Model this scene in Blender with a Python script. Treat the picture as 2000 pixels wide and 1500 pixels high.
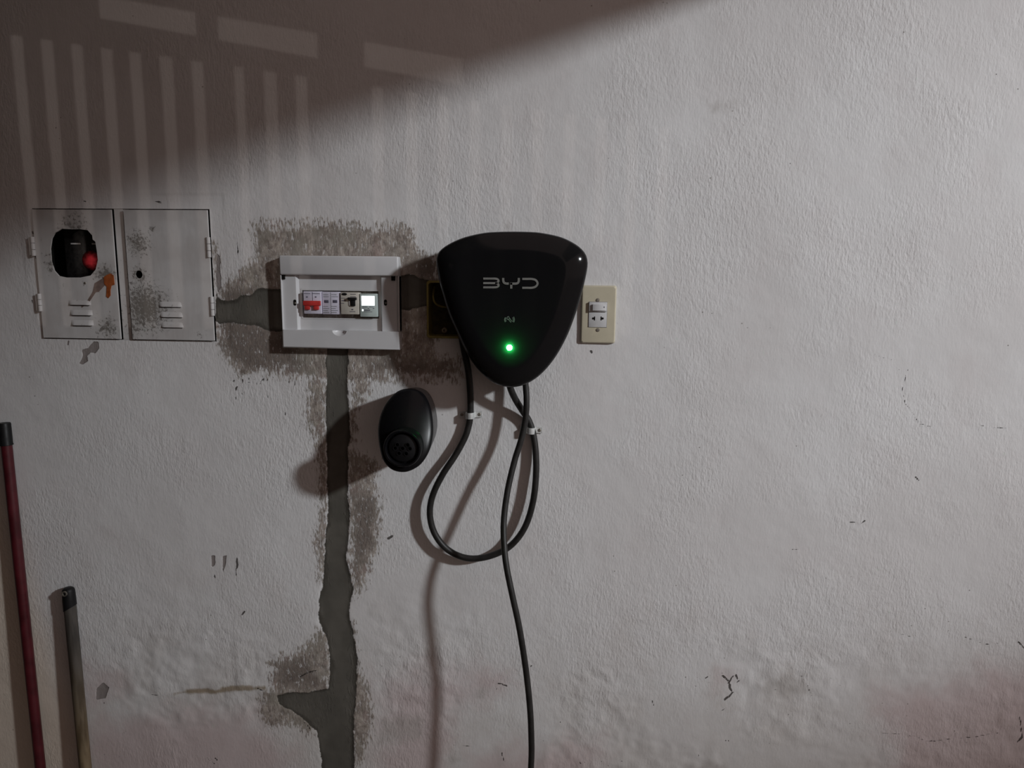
import bpy, bmesh, math, random
import numpy as np
from mathutils import Vector, Matrix
for o in list(bpy.data.objects): bpy.data.objects.remove(o)
SC = bpy.context.scene
COL = SC.collection
rnd = random.Random(7)

# ------------------------------------------------------------------ camera
CAM = Vector((0.10, -1.48, 1.55)); FPX = 1387.0
YAW, PITCH, ROLL = math.radians(3.75), math.radians(9.0), math.radians(0.6)
_fwd = Vector((-math.sin(YAW)*math.cos(PITCH), math.cos(YAW)*math.cos(PITCH), -math.sin(PITCH)))
_r = Vector((math.cos(YAW), math.sin(YAW), 0)); _u = _r.cross(_fwd)
RIGHT = _r*math.cos(ROLL) + _u*math.sin(ROLL); UP = -_r*math.sin(ROLL) + _u*math.cos(ROLL)
cd = bpy.data.cameras.new('camera'); cam = bpy.data.objects.new('camera', cd); COL.objects.link(cam)
cam.matrix_world = Matrix(((RIGHT.x, UP.x, -_fwd.x, CAM.x), (RIGHT.y, UP.y, -_fwd.y, CAM.y), (RIGHT.z, UP.z, -_fwd.z, CAM.z), (0, 0, 0, 1)))
cd.sensor_width = 36.0; cd.lens = FPX/2000*36.0; cd.clip_start = 0.02
SC.camera = cam

# ------------------------------------------------------------------ world, exposure, lamp settings
w = bpy.data.worlds.new('night'); SC.world = w; w.use_nodes = True
w.node_tree.nodes['Background'].inputs[0].default_value = (0.285, 0.213, 0.194, 1)
w.node_tree.nodes['Background'].inputs[1].default_value = 1.0
SC.view_settings.view_transform = 'Standard'; SC.view_settings.look = 'None'
SC.view_settings.gamma = 1.0; SC.view_settings.use_curve_mapping = False
SC.view_settings.exposure = 0.0
LAMP = Vector((5.00, -3.33, 3.62)); LAMP_R = 0.175; LAMP_W = 1000.0; LAMP_HALF = 12.7; LAMP_AIM = (1500, 650)   # floodlight on a post
STREET = Vector((-11.0, -19.0, 2.3)); STREET_R = 0.013; STREET_L = 100000.0   # street lamp beyond the gate
GATE_Y = 4.2

# ------------------------------------------------------------------ helpers
def at(px, py, d=0.0):
    """point of the photograph's pixel on the plane d metres in front of the wall"""
    v = _fwd + RIGHT*((px-1000)/FPX) - UP*((py-750)/FPX)
    t = (-d-CAM.y)/v.y
    return CAM + v*t
def ax(px, py, d=0.0): return at(px, py, d).x
def az(px, py, d=0.0): return at(px, py, d).z
def xz(px, py, d=0.0):
    p = at(px, py, d); return (p.x, p.z)

def tag(o, label=None, cat=None, group=None, kind=None):
    if label: o['label'] = label
    if cat: o['category'] = cat
    if group: o['group'] = group
    if kind: o['kind'] = kind
    return o
def thing(name, label, cat, loc, group=None):
    o = bpy.data.objects.new(name, None); COL.objects.link(o); o.location = loc; o.empty_display_size = 0.02
    return tag(o, label, cat, group)
def wloc(o):
    v = Vector((0, 0, 0))
    while o is not None:
        v += o.location; o = o.parent
    return v

class B:
    def __init__(s): s.bm = bmesh.new()
    def _new(s, before): return [v for v in s.bm.verts if v not in before]
    def box(s, x0, x1, y0, y1, z0, z1, bev=0.0, seg=2):
        t = bmesh.new(); bmesh.ops.create_cube(t, size=1.0)
        for v in t.verts:
            v.co = Vector(((x0+x1)/2+v.co.x*(x1-x0), (y0+y1)/2+v.co.y*(y1-y0), (z0+z1)/2+v.co.z*(z1-z0)))
        if bev > 0: bmesh.ops.bevel(t, geom=t.edges[:], offset=bev, segments=seg, affect='EDGES', profile=0.5)
        s._merge(t); return s
    def _merge(s, t):
        m = bpy.data.meshes.new('t'); t.to_mesh(m); t.free(); s.bm.from_mesh(m); bpy.data.meshes.remove(m)
    def dbox(s, x0, x1, d0, d1, z0, z1, bev=0.0, seg=2): return s.box(x0, x1, -d1, -d0, z0, z1, bev, seg)
    def lathe(s, c, axis, prof, n=32, up=Vector((0, 0, 1))):
        """prof: (radius, distance along axis) pairs"""
        axis = Vector(axis).normalized()
        a = axis.cross(up if abs(axis.dot(up)) < 0.95 else Vector((1, 0, 0))).normalized(); b = axis.cross(a)
        rings = []
        for r, h in prof:
            if r < 1e-6: rings.append([s.bm.verts.new(c+axis*h)])
            else: rings.append([s.bm.verts.new(c+axis*h+a*(r*math.cos(2*math.pi*k/n))+b*(r*math.sin(2*math.pi*k/n))) for k in range(n)])
        s._skin(rings, n); return s
    def _skin(s, rings, n):
        for p, q in zip(rings, rings[1:]):
            for k in range(n):
                l = (k+1) % n
                if len(p) == 1 and len(q) == 1: continue
                if len(p) == 1: s.bm.faces.new((p[0], q[k], q[l]))
                elif len(q) == 1: s.bm.faces.new((p[k], p[l], q[0]))
                else: s.bm.faces.new((p[k], p[l], q[l], q[k]))
    def tube(s, pts, r, n=14, sub=8, caps=True):
        P = catmull(pts, sub) if sub else [Vector(p) for p in pts]
        rings = []; nrm = None
        for i, p in enumerate(P):
            t = (P[min(i+1, len(P)-1)]-P[max(i-1, 0)]).normalized()
            if nrm is None: nrm = t.cross(Vector((0, 1, 0)));  nrm = nrm.normalized() if nrm.length > 1e-4 else Vector((1, 0, 0))
            nrm = (nrm-t*nrm.dot(t)).normalized(); bn = t.cross(nrm)
            rr = r(i/(len(P)-1)) if callable(r) else r
            rings.append([s.bm.verts.new(p+nrm*(rr*math.cos(2*math.pi*k/n))+bn*(rr*math.sin(2*math.pi*k/n))) for k in range(n)])
        s._skin(rings, n)
        if caps: s.bm.faces.new(rings[0]); s.bm.faces.new(rings[-1])
        return s
    def rings(s, rings, close_first=False, close_last=False):
        R = [[s.bm.verts.new(Vector(p)) for p in r] for r in rings]
        s._skin(R, len(R[0]))
        if close_first: s.bm.faces.new(R[0])
        if close_last: s.bm.faces.new(R[-1])
        return s
    def plate(s, loops, d0, d1):
        """flat plate (xz outlines, later loops are holes) between depths d0 < d1 in front of the wall"""
        t = bmesh.new(); es = []
        for lp in loops:
            vs = [t.verts.new((x, -d1, z)) for x, z in lp]
            for k in range(len(vs)): es.append(t.edges.new((vs[k], vs[(k+1) % len(vs)])))
        bmesh.ops.triangle_fill(t, use_beauty=True, use_dissolve=False, edges=es)
        g = bmesh.ops.extrude_face_region(t, geom=t.faces[:])
        bmesh.ops.translate(t, verts=[e for e in g['geom'] if isinstance(e, bmesh.types.BMVert)], vec=(0, d1-d0, 0))
        bmesh.ops.recalc_face_normals(t, faces=t.faces[:])
        s._merge(t); return s
    def ribbon(s, pts, width, d0, d1):
        """flat stroke along xz points"""
        n = len(pts); L = []; Rr = []
        for i in range(n):
            a = Vector(pts[max(i-1, 0)]); b = Vector(pts[min(i+1, n-1)]); t = (b-a).normalized(); nn = Vector((-t.y, t.x))
            p = Vector(pts[i]); L.append(tuple(p+nn*width/2)); Rr.append(tuple(p-nn*width/2))
        fr = [[s.bm.verts.new((q[0], -d, q[1])) for q in Q] for d in (d1, d0) for Q in (L, Rr)]
        a, b, c, d = fr
        for i in range(n-1):
            s.bm.faces.new((a[i], a[i+1], b[i+1], b[i])); s.bm.faces.new((c[i], d[i], d[i+1], c[i+1]))
            s.bm.faces.new((a[i], c[i], c[i+1], a[i+1])); s.bm.faces.new((b[i], b[i+1], d[i+1], d[i]))
        s.bm.faces.new((a[0], b[0], d[0], c[0])); s.bm.faces.new((a[-1], c[-1], d[-1], b[-1]))
        return s
    def make(s, name, mat, parent=None, smooth=None, origin=None, label=None):
        bmesh.ops.recalc_face_normals(s.bm, faces=s.bm.faces[:])
        if parent is not None: off = wloc(parent)
        elif origin is not None: off = Vector(origin)
        else:
            co = [v.co for v in s.bm.verts]
            off = Vector(((min(c.x for c in co)+max(c.x for c in co))/2, max(c.y for c in co), min(c.z for c in co)))
        for v in s.bm.verts: v.co -= off
        me = bpy.data.meshes.new(name); s.bm.to_mesh(me); s.bm.free()
        if smooth is not None:
            me.polygons.foreach_set('use_smooth', [True]*len(me.polygons))
            me.set_sharp_from_angle(angle=math.radians(smooth))
        me.materials.append(mat)
        o = bpy.data.objects.new(name, me); COL.objects.link(o)
        if parent is not None: o.parent = parent
        else: o.location = off
        if label: o['label'] = label
        return o

def catmull(pts, sub):
    P = [Vector(p) for p in pts]; P = [P[0]*2-P[1]]+P+[P[-1]*2-P[-2]]; out = []
    for i in range(1, len(P)-2):
        a, b, c, d = P[i-1], P[i], P[i+1], P[i+2]
        for k in range(sub):
            t = k/sub
            out.append(0.5*((2*b)+(c-a)*t+(2*a-5*b+4*c-d)*t*t+(3*b-a-3*c+d)*t**3))
    out.append(P[-2]); return out
def closed_spline(pts, n):
    """n evenly spaced points on a closed Catmull-Rom curve"""
    P = [Vector(p) for p in pts]; m = len(P); fine = []
    for i in range(m):
        a, b, c, d = P[i-1], P[i], P[(i+1) % m], P[(i+2) % m]
        for k in range(24):
            t = k/24
            fine.append(0.5*((2*b)+(c-a)*t+(2*a-5*b+4*c-d)*t*t+(3*b-a-3*c+d)*t**3))
    L = [0.0]
    for i in range(len(fine)): L.append(L[-1]+(fine[(i+1) % len(fine)]-fine[i]).length)
    out = []; j = 0
    for k in range(n):
        s = L[-1]*k/n
        while L[j+1] < s: j += 1
        f = (s-L[j])/(L[j+1]-L[j]); out.append(fine[j].lerp(fine[(j+1) % len(fine)], f))
    return out
def inset(loop, d):
    """offset a closed xz loop (Vector2) inwards by d"""
    n = len(loop); c = sum(loop, Vector((0, 0)))/n; out = []
    for i in range(n):
        t = (loop[(i+1) % n]-loop[i-1]).normalized(); nn = Vector((-t.y, t.x))
        if nn.dot(c-loop[i]) < 0: nn = -nn
        out.append(loop[i]+nn*d)
    return out
def relax(lp_, it):
    for _ in range(it): lp_ = [(lp_[k-1]+lp_[k]*2+lp_[(k+1) % len(lp_)])/4 for k in range(len(lp_))]
    return lp_
def rrect(x0, x1, z0, z1, r, n=5):
    o = []
    for cx, cz, a0 in ((x1-r, z1-r, 0), (x0+r, z1-r, 90), (x0+r, z0+r, 180), (x1-r, z0+r, 270)):
        for k in range(n+1):
            a = math.radians(a0+90*k/n); o.append((cx+r*math.cos(a), cz+r*math.sin(a)))
    return o
def circ(x, z, r, n=20): return [(x+r*math.cos(2*math.pi*k/n), z+r*math.sin(2*math.pi*k/n)) for k in range(n)]

# ------------------------------------------------------------------ materials
class NT:
    def __init__(s, name):
        s.m = bpy.data.materials.new(name); s.m.use_nodes = True; s.t = s.m.node_tree
        s.p = s.t.nodes['Principled BSDF']; s.out = s.t.nodes['Material Output']
    def n(s, typ, ins=None, **kw):
        nd = s.t.nodes.new(typ)
        for k, v in kw.items(): setattr(nd, k, v)
        for k, v in (ins or {}).items(): s.set(nd.inputs[k], v)
        return nd
    def set(s, sock, v):
        if hasattr(v, 'is_output') or isinstance(v, bpy.types.NodeSocket): s.t.links.new(v, sock)
        else: sock.default_value = v
    def pin(s, **kw):
        for k, v in kw.items(): s.set(s.p.inputs[k.replace('_', ' ')], v)
    def coord(s, sc=(1, 1, 1)):
        tc = s.n('ShaderNodeTexCoord'); mp = s.n('ShaderNodeMapping', {'Vector': tc.outputs['Object'], 'Scale': sc}); return mp.outputs[0]
    def noise(s, vec, scale, detail=3.0, rough=0.55):
        return s.n('ShaderNodeTexNoise', {'Vector': vec, 'Scale': scale, 'Detail': detail, 'Roughness': rough}).outputs['Fac']
    def math(s, op, a, b=None, c=None, clamp=False):
        nd = s.n('ShaderNodeMath', operation=op, use_clamp=clamp)
        for i, v in enumerate((a, b, c)):
            if v is not None: s.set(nd.inputs[i], v)
        return nd.outputs[0]
    def ramp(s, v, a, b, lo=0.0, hi=1.0):
        nd = s.n('ShaderNodeMapRange', {'Value': v, 'From Min': a, 'From Max': b, 'To Min': lo, 'To Max': hi}, interpolation_type='SMOOTHSTEP'); return nd.outputs[0]
    def mix(s, f, a, b):
        nd = s.n('ShaderNodeMix', data_type='RGBA')
        s.set(nd.inputs['Factor'], f)
        for k, v in ((6, a), (7, b)): s.set(nd.inputs[k], v if not isinstance(v, tuple) else (v+(1,) if len(v) == 3 else v))
        return nd.outputs[2]
    def attr(s, name): return s.n('ShaderNodeAttribute', attribute_name=name).outputs['Fac']
    def bump(s, h, dist, strength=1.0, prev=None):
        ins = {'Height': h, 'Distance': dist, 'Strength': strength}
        if prev is not None: ins['Normal'] = prev
        return s.n('ShaderNodeBump', ins).outputs[0]

def simple(name, col, rough=0.5, metal=0.0, var=0.12, scale=40.0, spec=0.5, bump=0.0, coat=0.0):
    t = NT(name); c = t.coord(); f = t.noise(c, scale, 4.0)
    d = tuple(x*(1-var) for x in col); l = tuple(min(1, x*(1+var)) for x in col)
    t.pin(Base_Color=t.mix(t.ramp(f, 0.3, 0.7), d, l), Roughness=t.ramp(f, 0.2, 0.8, max(0.02, rough-0.06), min(1, rough+0.06)), Metallic=metal)
    t.p.inputs['Specular IOR Level'].default_value = spec
    if coat: t.p.inputs['Coat Weight'].default_value = coat; t.p.inputs['Coat Roughness'].default_value = 0.03
    if bump: t.pin(Normal=t.bump(t.noise(c, scale*4, 3.0), bump))
    return t.m
def emit(name, col, strength):
    t = NT(name); t.pin(Base_Color=(col[0], col[1], col[2], 1)); t.p.inputs['Emission Color'].default_value = col+(1,); t.p.inputs['Emission Strength'].default_value = strength
    return t.m

def wall_material():
    t = NT('painted_plaster'); c = t.coord(); cs = t.coord((1, 1, 0.32)); cb = t.coord((1, 1, 0.6))
    fine = t.noise(cs, 210.0, 4.0, 0.7); mid = t.noise(c, 45.0, 4.0, 0.6); big = t.noise(c, 2.6, 4.0, 0.55); blot = t.noise(c, 9.0, 4.0, 0.6)
    # paint
    paint = t.mix(t.ramp(big, 0.35, 0.65), (0.725, 0.722, 0.722), (0.685, 0.672, 0.668))
    paint = t.mix(t.math('MULTIPLY', t.ramp(blot, 0.48, 0.75), 0.35), paint, (0.66, 0.625, 0.62))
    dirt = t.ramp(t.math('ADD', t.attr('grime'), t.math('MULTIPLY', t.math('SUBTRACT', blot, 0.5), 0.9)), 0.05, 0.9)
    paint = t.mix(t.math('MULTIPLY', dirt, 0.55), paint, (0.50, 0.465, 0.42))
    pk = t.ramp(t.math('ADD', t.attr('pink'), t.math('MULTIPLY', t.math('SUBTRACT', blot, 0.5), 1.9)), -0.35, 0.9)
    paint = t.mix(t.math('MULTIPLY', pk, 0.62), paint, (0.56, 0.44, 0.44))
    cr = t.ramp(t.attr('cream'), -0.6, 0.7)  # warm light low on the left, put into the paint colour
    paint = t.mix(t.math('MULTIPLY', cr, 0.85), paint, (0.74, 0.63, 0.52))
    # specks of dirt in the paint
    vo = t.n('ShaderNodeTexVoronoi', {'Vector': c, 'Scale': 38.0}); sp = t.ramp(vo.outputs['Distance'], 0.035, 0.075, 1.0, 0.0)
    sp = t.math('MULTIPLY', sp, t.ramp(t.noise(c, 6.0, 2.0), 0.52, 0.62)); paint = t.mix(t.math('MULTIPLY', sp, 0.7), paint, (0.16, 0.14, 0.12))
    # brushed-on cement wash over the paint
    sm = t.math('ADD', t.attr('smear'), t.math('MULTIPLY', t.math('SUBTRACT', fine, 0.5), 2.4))
    sm = t.math('ADD', sm, t.math('MULTIPLY', t.math('SUBTRACT', mid, 0.5), 0.9))
    smf = t.ramp(sm, -0.10, 0.32)
    sc1 = t.mix(t.ramp(t.noise(cb, 75.0, 6.0, 0.75), 0.36, 0.64), (0.175, 0.140, 0.118), (0.46, 0.405, 0.355))
    sc2 = t.mix(t.math('MULTIPLY', t.ramp(t.noise(c, 17.0, 4.0, 0.6), 0.45, 0.62), 0.75), sc1, (0.27, 0.245, 0.205))
    sc2 = t.mix(t.math('MULTIPLY', t.ramp(t.noise(c, 23.0, 3.0, 0.5), 0.56, 0.68), 0.5), sc2, (0.27, 0.185, 0.165))
    bn = t.ramp(t.math('ADD', t.attr('brown'), t.math('MULTIPLY', t.math('SUBTRACT', mid, 0.5), 1.4)), -0.5, 0.7)
    sc2 = t.mix(t.math('MULTIPLY', bn, 0.88), sc2, t.mix(t.ramp(fine, 0.3, 0.7), (0.092, 0.070, 0.057), (0.19, 0.150, 0.124)))
    col = t.mix(t.math('MULTIPLY', smf, 0.93), paint, sc2)
    st = t.ramp(t.math('ADD', t.attr('stain'), t.math('MULTIPLY', t.math('SUBTRACT', mid, 0.5), 1.6)), -0.2, 0.7)
    col = t.mix(t.math('MULTIPLY', st, 0.5), col, (0.40, 0.375, 0.35))
    # bare patches where the paint has come off
    pl = t.ramp(t.math('ADD', t.attr('peel'), t.math('MULTIPLY', t.math('SUBTRACT', mid, 0.5), 0.5)), -0.04, 0.06)
    col = t.mix(pl, col, t.mix(mid, (0.22, 0.20, 0.19), (0.34, 0.30, 0.29)))
    # rusty streak
    rs = t.ramp(t.math('ADD', t.attr('rust'), t.math('MULTIPLY', t.math('SUBTRACT', mid, 0.5), 1.3)), -0.25, 0.5)
    col = t.mix(t.math('MULTIPLY', rs, 0.8), col, (0.27, 0.20, 0.12))
    # smooth cement in the chase
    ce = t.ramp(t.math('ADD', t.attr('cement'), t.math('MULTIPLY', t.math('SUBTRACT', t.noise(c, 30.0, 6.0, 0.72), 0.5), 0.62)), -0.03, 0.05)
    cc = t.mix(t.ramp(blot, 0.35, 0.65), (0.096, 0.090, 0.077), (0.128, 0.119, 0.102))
    cc = t.mix(t.ramp(t.math('ADD', t.attr('cement'), t.math('MULTIPLY', t.math('SUBTRACT', t.noise(c, 13.0, 3.0), 0.5), 0.9)), 0.02, 0.34), (0.066, 0.060, 0.050), cc)  # cement edges darkened in colour for the shade of the recess
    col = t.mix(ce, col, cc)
    ck = t.ramp(t.math('ADD', t.attr('crack'), t.math('MULTIPLY', t.math('SUBTRACT', fine, 0.5), 0.32)), -0.03, 0.07)
    col = t.mix(t.math('MULTIPLY', ck, 0.9), col, (0.05, 0.042, 0.036))
    # relief of the roller-painted plaster
    n1 = t.noise(cb, 120.0, 4.0, 0.6); n2 = t.noise(cs, 270.0, 2.0, 0.5); n3 = t.noise(c, 16.0, 2.0, 0.5)
    amp = t.ramp(t.noise(c, 3.3, 2.0), 0.36, 0.64, 0.25, 1.15)
    h = t.math('ADD', t.math('MULTIPLY', n1, 1.0), t.math('MULTIPLY', n2, 0.6)); h = t.math('MULTIPLY', h, amp)
    h = t.math('MULTIPLY', h, t.math('SUBTRACT', 1.0, t.math('MULTIPLY', ce, 0.8)))
    h = t.math('ADD', h, t.math('MULTIPLY', n3, 0.5))
    h = t.math('SUBTRACT', h, t.math('MULTIPLY', ck, 1.2))
    h = t.math('SUBTRACT', h, t.math('MULTIPLY', pl, 0.8))
    h = t.math('ADD', h, t.math('MULTIPLY', t.math('MULTIPLY', smf, fine), 0.5))
    t.pin(Base_Color=col, Roughness=0.82, Normal=t.bump(h, 0.0014, 1.0))
    t.p.inputs['Specular IOR Level'].default_value = 0.25
    return t.m

def cabinet_paint():
    t = NT('old_white_enamel'); c = t.coord(); n1 = t.noise(c, 150.0, 5.0, 0.75); n2 = t.noise(c, 14.0, 3.0); n3 = t.noise(t.coord((1, 1, 0.25)), 60.0, 3.0)
    col = t.mix(t.ramp(n2, 0.35, 0.7), (0.60, 0.59, 0.585), (0.52, 0.50, 0.49))
    g = t.attr('dirt')
    f = t.ramp(t.math('ADD', g, t.math('MULTIPLY', t.math('SUBTRACT', n1, 0.5), 2.5)), 0.33, 0.80)
    col = t.mix(t.math('MULTIPLY', f, 0.85), col, (0.10, 0.085, 0.075))
    col = t.mix(t.math('MULTIPLY', t.ramp(g, 0.1, 0.9), 0.35), col, (0.30, 0.28, 0.24))
    t.pin(Base_Color=col, Roughness=0.5, Normal=t.bump(t.math('ADD', n3, t.math('MULTIPLY', f, -0.6)), 0.0005))
    return t.m

M = {}
M['wall'] = wall_material()
M['cab'] = cabinet_paint()
M['white'] = simple('white_abs_plastic', (0.60, 0.60, 0.61), 0.38, var=0.03, scale=15)
M['white2'] = simple('pale_plastic', (0.58, 0.58, 0.58), 0.42, var=0.05, scale=60)
M['lav'] = simple('breaker_grey_plastic', (0.62, 0.60, 0.70), 0.45, var=0.06, scale=80)
M['cream_p'] = simple('aged_cream_plastic', (0.53, 0.485, 0.365), 0.42, var=0.06, scale=18)
M['beige'] = simple('beige_plastic', (0.56, 0.53, 0.47), 0.45, var=0.06, scale=70)
M['green_p'] = simple('pale_green_plastic', (0.50, 0.58, 0.56), 0.4, var=0.05, scale=60)
M['red'] = simple('red_toggle_plastic', (0.55, 0.045, 0.040), 0.4, var=0.15, scale=60)
M['black'] = simple('matte_black_plastic', (0.007, 0.007, 0.008), 0.5, var=0.1, scale=50, spec=0.3)
M['hole'] = simple('dark_cavity', (0.010, 0.009, 0.008), 0.9, var=0.2, scale=30, spec=0.1)
M['gloss'] = simple('gloss_black_shell', (0.0085, 0.0085, 0.0092), 0.125, var=0.05, scale=6, spec=0.25)
M['satin'] = simple('satin_black_plastic', (0.006, 0.006, 0.007), 0.27, var=0.05, scale=12, spec=0.22)
M['rubber'] = simple('black_rubber', (0.017, 0.016, 0.015), 0.48, var=0.25, scale=60, spec=0.4)
M['steel'] = simple('zinc_plated_steel', (0.70, 0.72, 0.71), 0.40, metal=0.45, var=0.12, scale=60)
M['screw'] = simple('dull_steel_screw', (0.22, 0.20, 0.17), 0.45, metal=0.6, var=0.3, scale=200)
M['logo'] = simple('grey_metal_logo', (0.20, 0.20, 0.19), 0.42, var=0.06, scale=80)
M['print'] = simple('grey_print', (0.17, 0.19, 0.18), 0.6, var=0.05)
M['ink'] = simple('dark_print', (0.09, 0.085, 0.12), 0.6, var=0.1)
M['yellow'] = simple('yellow_box_plastic', (0.30, 0.25, 0.07), 0.55, var=0.2, scale=40)
M['wine'] = simple('dark_red_painted_pole', (0.070, 0.006, 0.0105), 0.42, var=0.3, scale=25)
def worn_pole():
    t = NT('worn_wooden_pole'); c = t.coord(); n = t.noise(t.coord((1, 1, 0.15)), 60.0, 4.0)
    z = t.n('ShaderNodeSeparateXYZ', {0: c}).outputs[2]
    f = t.ramp(t.math('ADD', z, t.math('MULTIPLY', t.math('SUBTRACT', n, 0.5), 0.25)), 0.40, 0.72)
    col = t.mix(f, t.mix(t.ramp(n, 0.35, 0.65), (0.085, 0.058, 0.030), (0.21, 0.155, 0.09)), t.mix(t.ramp(n, 0.35, 0.65), (0.032, 0.028, 0.024), (0.075, 0.066, 0.057)))
    t.pin(Base_Color=col, Roughness=0.6); return t.m
M['pole'] = worn_pole()
M['orange'] = simple('orange_paint_drip', (0.33, 0.085, 0.022), 0.5, var=0.25, scale=90)
M['brown'] = simple('brown_paint_streak', (0.20, 0.145, 0.125), 0.6, var=0.25, scale=90)
M['floor'] = simple('concrete_floor', (0.42, 0.40, 0.37), 0.75, var=0.15, scale=3)
M['ceil'] = simple('ceiling_plaster', (0.40, 0.37, 0.35), 0.85, var=0.06, scale=2)
M['side'] = simple('side_wall_plaster', (0.62, 0.60, 0.585), 0.85, var=0.06, scale=2)
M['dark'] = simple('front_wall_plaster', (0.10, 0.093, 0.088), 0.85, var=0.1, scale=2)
M['iron'] = simple('dark_painted_iron', (0.03, 0.03, 0.032), 0.55, var=0.2, scale=20)
M['glass_dark'] = simple('meter_face', (0.018, 0.017, 0.017), 0.30, var=0.4, scale=120)
M['street'] = emit('street_lamp_bulb', (1.0, 0.86, 0.78), STREET_L)
M['led'] = emit('green_led', (0.03, 1.0, 0.15), 1100.0)
M['screen'] = emit('lit_screen', (0.93, 1.0, 1.0), 2.2)

# ------------------------------------------------------------------ back wall: fields on a fine grid
CABX = (xz(62, 534)[0]-0.0005, xz(416, 538)[0]+0.0005)
cab_x0 = (ax(61.5, 406.7)+ax(87.6, 660.6))/2; cab_x1 = (ax(409.4, 408.3)+ax(423, 667.9))/2
cab_z1 = (az(61.5, 406.7)+az(409.4, 408.3))/2; cab_z0 = (az(423, 667.9)+az(87.6, 660.6))/2
jb_x0 = ax(834, 604); jb_x1 = jb_x0+0.076; jb_z1 = az(840, 548); jb_z0 = az(840, 660)
def lines(lo, hi, dlo, dhi, step, snap):
    a = list(np.arange(dlo, dhi, step))
    for sv in snap:
        i = int(np.argmin(np.abs(np.array(a)-sv))); a[i] = sv
    return np.array([lo, lo*0.5+dlo*0.5]+a+[hi*0.5+dhi*0.5, hi])
XS = lines(-4.3, 4.6, -1.30, 1.20, 0.0034, (cab_x0, cab_x1, jb_x0+0.004, jb_x1-0.004))
ZS = lines(0.0, 2.75, 0.30, 2.16, 0.0034, (cab_z0, cab_z1, jb_z0+0.004, jb_z1-0.004))
GX, GZ = np.meshgrid(XS, ZS); GXf = GX.ravel(); GZf = GZ.ravel()
def poly_sdf(px):
    """signed distance (m, + inside) to a polygon given in photograph pixels"""
    P = np.array([xz(*p) for p in px]); dist = np.full(GXf.shape, 9.0); ins = np.zeros(GXf.shape, bool)
    lo = P.min(0)-0.12; hi = P.max(0)+0.12
    idx = np.where((GXf > lo[0]) & (GXf < hi[0]) & (GZf > lo[1]) & (GZf < hi[1]))[0]
    X = GXf[idx]; Z = GZf[idx]; D = np.full(X.shape, 9.0); I = np.zeros(X.shape, bool)
    for a, b in zip(P, np.roll(P, -1, 0)):
        e = b-a; t = np.clip(((X-a[0])*e[0]+(Z-a[1])*e[1])/(e@e+1e-12), 0, 1)
        D = np.minimum(D, np.hypot(X-a[0]-t*e[0], Z-a[1]-t*e[1]))
        c = (a[1] > Z) != (b[1] > Z)
        with np.errstate(divide='ignore', invalid='ignore'): I ^= c & (X < (b[0]-a[0])*(Z-a[1])/(b[1]-a[1])+a[0])
    out = np.full(GXf.shape, -9.0); out[idx] = np.where(I, D, -D); return out
def line_sdf(px, w):
    P = np.array([xz(*p) for p in px]); out = np.full(GXf.shape, -9.0)
    lo = P.min(0)-0.05; hi = P.max(0)+0.05
    idx = np.where((GXf > lo[0]) & (GXf < hi[0]) & (GZf > lo[1]) & (GZf < hi[1]))[0]
    X = GXf[idx]; Z = GZf[idx]; D = np.full(X.shape, 9.0)
    if len(P) == 1: D = np.hypot(X-P[0][0], Z-P[0][1])
    for a, b in zip(P, P[1:]):
        e = b-a; t = np.clip(((X-a[0])*e[0]+(Z-a[1])*e[1])/(e@e+1e-12), 0, 1)
        D = np.minimum(D, np.hypot(X-a[0]-t*e[0], Z-a[1]-t*e[1]))
    out[idx] = w*0.00107-D; return out
def vnoise(sc, seed):
    r = np.random.RandomState(seed); T = r.rand(128, 128)
    u = GXf*sc+50; v = GZf*sc+50; iu = np.floor(u).astype(int); iv = np.floor(v).astype(int); fu = u-iu; fv = v-iv
    fu = fu*fu*(3-2*fu); fv = fv*fv*(3-2*fv)
    g = lambda a, b: T[a % 128, b % 128]
    return (g(iu, iv)*(1-fu)+g(iu+1, iv)*fu)*(1-fv)+(g(iu, iv+1)*(1-fu)+g(iu+1, iv+1)*fu)*fv
def field(polys, unit):
    f = np.full(GXf.shape, -9.0)
    for p in polys: f = np.maximum(f, poly_sdf(p))
    return np.clip(f/unit, -1, 1)

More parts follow.
